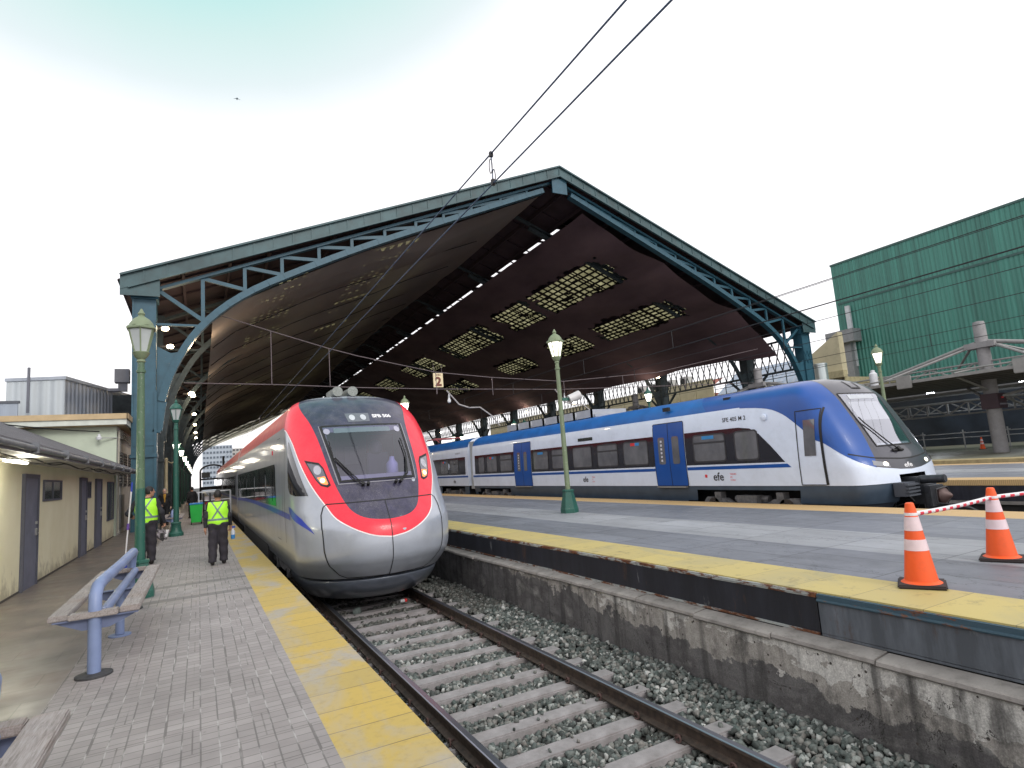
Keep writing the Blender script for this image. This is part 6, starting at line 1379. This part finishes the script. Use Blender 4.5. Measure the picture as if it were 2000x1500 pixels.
def person(label, loc, rz, H, J, top, legm, hairm, skinm, vestm=None, fat=1., shirt=None, hairlen=.0, group=None, collar=True):
    """J: joint dict in metres for a 1.75 m figure, x right, y forward, z up"""
    k = H/1.75; g = lambda n: np.array(J[n])
    def limbs(P, names, rr, add=0.):
        d = None
        for (a, b), (ra, rb) in zip(names, rr):
            c = caps(P, g(a), g(b), ra+add, rb+add); d = c if d is None else smin(d, c, .03)
        return d
    arms = [[('shR', 'elR'), ('elR', 'wrR')], [('shL', 'elL'), ('elL', 'wrL')]]; legs = [('hpR', 'knR'), ('knR', 'anR')], [('hpL', 'knL'), ('knL', 'anL')]
    hd = g('head'); fw = np.array(J.get('face', (0, 1, 0)), float); fw /= np.linalg.norm(fw); sd = np.array([fw[1], -fw[0], 0])
    def torso(P, add=0.):
        d = ell(P, (0, 0, 1.27), (.185*fat+add, .125*fat+add, .24+add)); d = smin(d, ell(P, (0, .01, 1.02), (.165*fat+add, .125*fat+add, .17+add)), .08); d = smin(d, caps(P, g('shR')*.85+np.array([0, 0, .0])*1, g('shL')*.85, .068+add, .068+add) if False else caps(P, g('shR')+(-.03, 0, 0), g('shL')+(.03, 0, 0), .062+add, .062+add), .06); return d
    def head(P):
        d = ell(P, hd, (.078, .095, .118)) if abs(fw[1]) > .7 else ell(P, hd, (.090, .084, .118)); d = smin(d, ell(P, hd+fw*.03+(0, 0, -.07), (.055, .055, .055)), .03)
        d = smin(d, caps(P, hd+fw*.088+(0, 0, .01), hd+fw*.108+(0, 0, -.022), .009, .013), .012)
        for s in (-1, 1): d = smin(d, ell(P, hd+sd*s*.080+(0, 0, -.005), (.016, .018, .030)), .008); d = np.maximum(d, -ell(P, hd+fw*.096+sd*s*.032+(0, 0, .012), (.014, .014, .010)))
        d = np.maximum(d, -caps(P, hd+fw*.092+sd*-.022+(0, 0, -.062), hd+fw*.092+sd*.022+(0, 0, -.062), .005, .005)); return d
    def hand(P, s):
        w = g('wr'+s); e_ = g('el'+s); f = (w-e_)/np.linalg.norm(w-e_); f = np.array(J.get('hd'+s, f), float); f /= np.linalg.norm(f); sx = 1 if s == 'R' else -1
        a = np.cross(f, (sx, 0, .001)); a /= np.linalg.norm(a); d = smin(caps(P, w, w+f*.05, .028, .030), caps(P, w+f*.045-a*.022, w+f*.075+a*.022, .022, .022), .02)
        inn = np.cross(a, f)*(1 if np.cross(a, f)[0]*sx < 0 else -1); curl = J.get('grip'+s, .35)
        for i, l in enumerate((.075, .085, .080, .062)):
            b0 = w+f*.085+a*(-.030+.020*i); m1 = b0+(f*(1-curl*.5)+inn*curl*.6)*l*.55; m2 = m1+(f*(1-curl*1.2)+inn*curl*1.3)*l*.5; d = np.minimum(d, np.minimum(caps(P, b0, m1, .0105, .0095), caps(P, m1, m2, .0095, .0085)))
        th = w+f*.03-a*.030; d = smin(d, caps(P, th, th+f*.035-a*.022+inn*.02, .013, .011), .01); return np.minimum(d, caps(P, th+f*.035-a*.022+inn*.02, th+f*.065-a*.018+inn*.03, .011, .009))
    def body(P):
        d = smin(torso(P, -.012), caps(P, (0, 0, 1.42), hd-(0, 0, .05), .058, .052), .04); d = smin(d, head(P), .02)
        for A in arms: d = smin(d, limbs(P, A, [(.045, .036), (.036, .026)]), .03)
        for Lg in legs: d = smin(d, limbs(P, Lg, [(.078, .052), (.052, .036)]), .04)
        d = smin(d, hand(P, 'R'), .012); return smin(d, hand(P, 'L'), .012)
    lo, hi = (-.50, -.42, -.02), (.50, .50, 1.80); o_ = None
    def mk(name, f, m, par, st=.012, lo=lo, hi=hi):
        V, Q = surfnet(f, lo, hi, st); return npmesh(name, V*k, Q, m, par, True)
    root = mk('person', body, skinm, None, .010); root.location = loc; root.rotation_euler = (0, 0, rz); tag(root, label, 'person', group)
    nz = lambda P, a=.006, f=22: a*np.sin(P[:, 2]*f+3*np.sin(P[:, 0]*11)+2*P[:, 1]*9)
    def trf(P):
        d = None
        for Lg in legs:
            e_ = limbs(P, Lg, [(.104*fat, .084*fat), (.084*fat, .072*fat)]); d = e_ if d is None else smin(d, e_, .03)
        d = smin(d, ell(P, (0, 0, .95), (.168*fat, .13*fat, .13)), .05); return np.maximum(np.maximum(d+nz(P, .005, 30), P[:, 2]-1.02), .075-P[:, 2])
    mk('trousers', trf, legm, root, .012, (-.45, -.4, 0), (.45, .45, 1.1))
    def jkf(P):
        d = torso(P, .014)
        for A in arms: d = smin(d, limbs(P, A, [(.066, .056), (.056, .046)]), .035)
        w = np.minimum(np.linalg.norm(P-g('wrR'), axis=1), np.linalg.norm(P-g('wrL'), axis=1)); d = np.maximum(d+nz(P), .035-w); d = smin(d, caps(P, (0, -.01, 1.43), (0, -.005, 1.48), .072, .066), .03); return np.maximum(np.maximum(d, J.get('hem', .88)-P[:, 2]), P[:, 2]-1.495)
    mk('jacket', jkf, top, root, .012, (-.5, -.42, .8), (.5, .5, 1.55))
    if vestm:
        def vf(P):
            d = torso(P, .030)+nz(P, .004, 15); d = np.maximum(d, np.abs(P[:, 0])-(.205*fat-np.clip((P[:, 2]-1.2)*.18, -.02, .06))); d = np.maximum(d, .80-P[:, 2]); d = np.maximum(d, P[:, 2]-1.47); return np.maximum(d, -caps(P, (0, -.02, 1.43), (0, .02, 1.60), .085, .10))
        o = mk('hi_vis_vest', vf, [vestm, vband], root, .008, (-.35, -.32, .74), (.35, .32, 1.55)); me = o.data; n = len(me.polygons); C = np.zeros(n*3); me.polygons.foreach_get('center', C); C = C.reshape(-1, 3)/k
        x, y, z = C.T; bnd = (np.abs(z-.915) < .024) | (np.abs(z-1.055) < .024); bk = y < .0
        bnd |= bk & (z > 1.07) & (np.abs(np.abs(x)-(np.abs(z-1.27)*.62)) < .021) if True else bnd
        bnd |= (~bk) & (z > 1.07) & (np.abs(np.abs(x)-.11) < .022); me.polygons.foreach_set('material_index', bnd.astype(np.int32)); me.update()
    if shirt:
        mk('shirt', lambda P: np.maximum(np.maximum(torso(P, .020), np.abs(P[:, 0])-.012-np.clip(P[:, 2]-1.05, 0, .4)*.12), np.maximum(-P[:, 1]+.02, np.maximum(1.08-P[:, 2], P[:, 2]-1.47))), shirt, root, .010, (-.2, 0, .9), (.2, .3, 1.55))
    def hf(P): d = ell(P, hd-fw*.012+(0, 0, .014), (.088, .098, .118) if abs(fw[1]) > .7 else (.098, .092, .118)); q = P-hd; f_ = q@fw; return np.maximum(np.maximum(d, f_-.055-.25*(q[:, 2]-.02)), -.035-hairlen-q[:, 2]+np.clip(f_, -.02, .1)*1.0)
    mk('hair', hf, hairm, root, .009, tuple(hd-.16), tuple(hd+.16))
    for s in ('R', 'L'):
        a = g('an'+s); t_ = np.array(J.get('toe'+s, (0, .18, 0)), float); mk('boot', lambda P: np.maximum(smin(caps(P, a+(0, -.02, .01), a+(0, 0, .06), .052, .056), caps(P, a*(1, 1, 0)+(0, -.02, .045)+(0, 0, a[2]-.08), a*(1, 1, 0)+t_+(0, 0, .036+max(0, a[2]-.08)), .046, .036), .03), -P[:, 2]+(a[2]-.08)), boot, root, .010, tuple(a-(.16, .16, .12)), tuple(a+(.18, .30, .14)))
    return root
B = dict(head=(0, .01, 1.625), shR=(.175, 0, 1.40), shL=(-.175, 0, 1.40), elR=(.245, -.03, 1.12), elL=(-.245, -.03, 1.12), wrR=(.255, .04, .87), wrL=(-.255, .04, .87), hpR=(.085, 0, .93), hpL=(-.085, 0, .93), knR=(.10, .02, .50), knL=(-.10, .02, .50), anR=(.11, -.02, .09), anL=(-.11, -.02, .09))
JA = dict(B, knR=(.11, .05, .50), anR=(.12, .05, .08), knL=(-.11, .00, .50), anL=(-.12, -.10, .09), wrR=(.27, .10, .86), wrL=(-.27, .03, .86), gripR=.9)
person('stocky man in hi vis vest walking away beside the yellow strip, seen from behind', (.36, 14.8, 0), -.05, 1.60, JA, jack, trou, hairb, skin, vest, 1.22, group='cleaners in yellow green vests')
JB = dict(B, head=(.06, .02, 1.625), face=(.9, .35, 0), shR=(.195, 0, 1.40), shL=(-.195, 0, 1.40), elR=(.30, -.02, 1.13), wrR=(.34, .10, .90), gripR=.9, elL=(-.36, .02, 1.16), wrL=(-.33, .20, 1.10), gripL=.9, knR=(.10, .02, .50), anR=(.10, .02, .08), knL=(-.09, .06, .50), anL=(-.10, -.04, .09))
person('man in hi vis vest behind the near lamp post, holding a mop and a bag', (-1.10, 16.6, 0), -.06, 1.80, JB, jack, trou, hairb, skin, vest, 1.16, group='cleaners in yellow green vests')
JC = dict(B, wrR=(.16, .18, .98), elR=(.26, .02, 1.14), elL=(-.25, -.02, 1.12), hem=.80)
person('grey haired man in black clothes and mustard shirt walking towards the camera beside the columns', (-1.44, 32.6, 0), PI+.1, 1.74, JC, black_c, black_c, hairg, skin_l, None, 1.02, mustard)
person('person in dark clothes standing in the shade left of the green bin', (-.35, 37.5, 0), .4, 1.70, dict(B), black_c, black_c, hairb, skin, None, 1.0)
t = thing('mop', 'long white mop with blue ends held by the man behind the lamp post', 'mop', (0, 0, 0)); MB().tube([(-1.40, 16.62, 1.80), (-1.50, 16.5, .22)], .016, 8).build('handle', mat('mop_white', (.68, .68, .7), .4), t)
MB().tube([(-1.392, 16.63, 1.92), (-1.405, 16.615, 1.70)], .019, 8).tube([(-1.497, 16.503, .28), (-1.507, 16.49, .10)], .024, 8).build('grip', mat('mop_blue', (.03, .06, .40), .5), t); MB().tube([(-1.455, 16.56, .98), (-1.463, 16.55, .84)], .03, 8).build('sleeve', mat('mop_purple', (.12, .06, .30), .6), t); MB().box(-1.64, -1.38, 16.44, 16.54, .0, .10).build('head', mat('mop_blue', (.03, .06, .4), .5), t)
t = thing('carrier_bag', 'grey and black bag with white bottle in the hand of the man with mop', 'bag', (-.80, 16.72, .0)); s_ = MB()
V, Q = surfnet(lambda P: smin(ell(P, (-.03, 0, .65), (.13, .08, .12)), ell(P, (.04, .02, .60), (.09, .07, .10)), .05)+.012*np.sin(P[:, 0]*60+P[:, 2]*45), (-.25, -.15, .45), (.25, .15, .85), .010); npmesh('sack', V, Q, mat('bag_grey', (.22, .20, .22), .6, var=.8, sc=14), t, True)
MB().tube([(.09, -.02, .58), (.13, -.02, .74)], .035, 8).build('bottle', mat('bottle_white', (.7, .7, .72), .4), t); MB().box(-.02, .05, -.10, -.085, .53, .68).build('black_patch', black_line, t); MB().tube([(-.03, 0, .74), (-.02, 0, .86)], .012, 6).build('handle', black_line, t)
t = thing('spray_bottle', 'white and blue spray bottle in the right hand of the stocky cleaner', 'bottle', (.66, 14.93, .50)); MB().lathe([(.04, 0), (.045, .01), (.045, .09)], 12).build('label_band', mat('bottle_blue', (.05, .25, .60), .4), t); MB().lathe([(.044, .09), (.044, .16), (.02, .20), (.018, .23)], 12).build('bottle_body', mat('bottle_pale', (.6, .64, .72), .4), t); MB().box(-.02, .05, -.012, .012, .23, .28).build('trigger', mat('trigger_blue', (.04, .08, .35), .5), t)

# cart, bin and clutter down the platform
ct = thing('trolley', 'white tubular platform trolley with tall end frames and black slatted crate, behind the stocky cleaner', 'trolley', (.6, 31.5, 0)); f = MB()
for x in (-.62, .72): f.tube([(x, 0, .3), (x, 0, 1.42)], .025, 6)
for z in (1.42, 1.02): f.tube([(-.62, 0, z), (.72, 0, z)], .022, 6)
f.tube([(-.62, .9, .3), (-.62, .9, 1.42), (.72, .9, 1.42), (.72, .9, .3)], .022, 6); f.build('frame', mat('trolley_white', (.6, .62, .64), .5), ct)
MB().box(-.64, .74, 0, .9, .24, .30).build('deck', mat('deck_grey', (.14, .14, .15), .6), ct)
for x in (-.5, .6):
    for y in (.1, .8): MB().tube([(x-.02, y, .12), (x+.02, y, .12)], .12, 12).build('wheel', black_line, ct)
g = MB()
for x in (-.42, -.15, .12): g.box(x-.035, x+.035, -.08, -.04, .1, 1.36)
for z in (.55, .95): g.box(-.45, .15, -.08, -.04, z, z+.05)
g.build('slatted_gate', black_line, ct)
MB().box(-.40, .1, .1, .6, .31, 1.2).build('load', mat('load_mixed', (.30, .28, .29), .7, var=.6, sc=4), ct); MB().box(-.36, .05, .05, .09, .85, .98).build('red_label', red_txt, ct)
t = thing('wheeled_bin', 'bright green wheeled bin with blue lid beside the trolley', 'bin', (-.12, 31.0, 0)); MB().add([(-.20, -.22, .10), (.20, -.22, .10), (.20, .22, .10), (-.20, .22, .10), (-.26, -.28, .90), (.26, -.28, .90), (.26, .28, .90), (-.26, .28, .90)], [(0, 3, 2, 1), (4, 5, 6, 7), (0, 1, 5, 4), (1, 2, 6, 5), (2, 3, 7, 6), (3, 0, 4, 7)]).build('bin_body', mat('bin_green', (.02, .42, .06), .4), t, bevel=.02)
MB().box(-.28, .28, -.30, .30, .90, .97).build('lid', mat('bin_blue', (.03, .22, .55), .4), t, bevel=.02)
for x in (-.2, .2): MB().tube([(x-.02, .15, .1), (x+.02, .15, .1)], .1, 12).build('wheel', black_line, t)

# the light the lit lamps give, and one added fill by the office wall
def glow(x, y, z, w, c=(1, .85, .65)):
    l = bpy.data.lights.new('lamp_and_fill_glow', 'POINT'); l.energy = w; l.color = c; l.shadow_soft_size = .15; o = bpy.data.objects.new('lamp_and_fill_glow', l); COL.objects.link(o); o.location = (x, y, z)
for y in (38.5, 61, 83, 106): glow(-1.0, y, 4.0, 90)
for y, z in ((33.2, 8.3), (46.2, 7.3), (68.2, 7.3)): glow(.4, y, z, 160, (1, .78, .5))
glow(-2.55, 12.2, 2.22, 30, (1, .96, .8)); glow(-2.5, 5.5, 2.2, 7, (1, .96, .8))  # second glow has no fixture; added fill to brighten the cream office wall
for y in (46, 72, 92): glow(39.5, y, 7.9, 70, (1, .8, .6))
glow(43.6, 22.1, 4.0, 260, (.85, .92, 1)); glow(43.6, 17, 4.0, 200, (.85, .92, 1))
for o_ in list(SC.objects):
    lb_ = o_.get('label')
    if lb_ and not 4 <= len(lb_.split()) <= 16: print('LABEL', len(lb_.split()), o_.name, lb_)
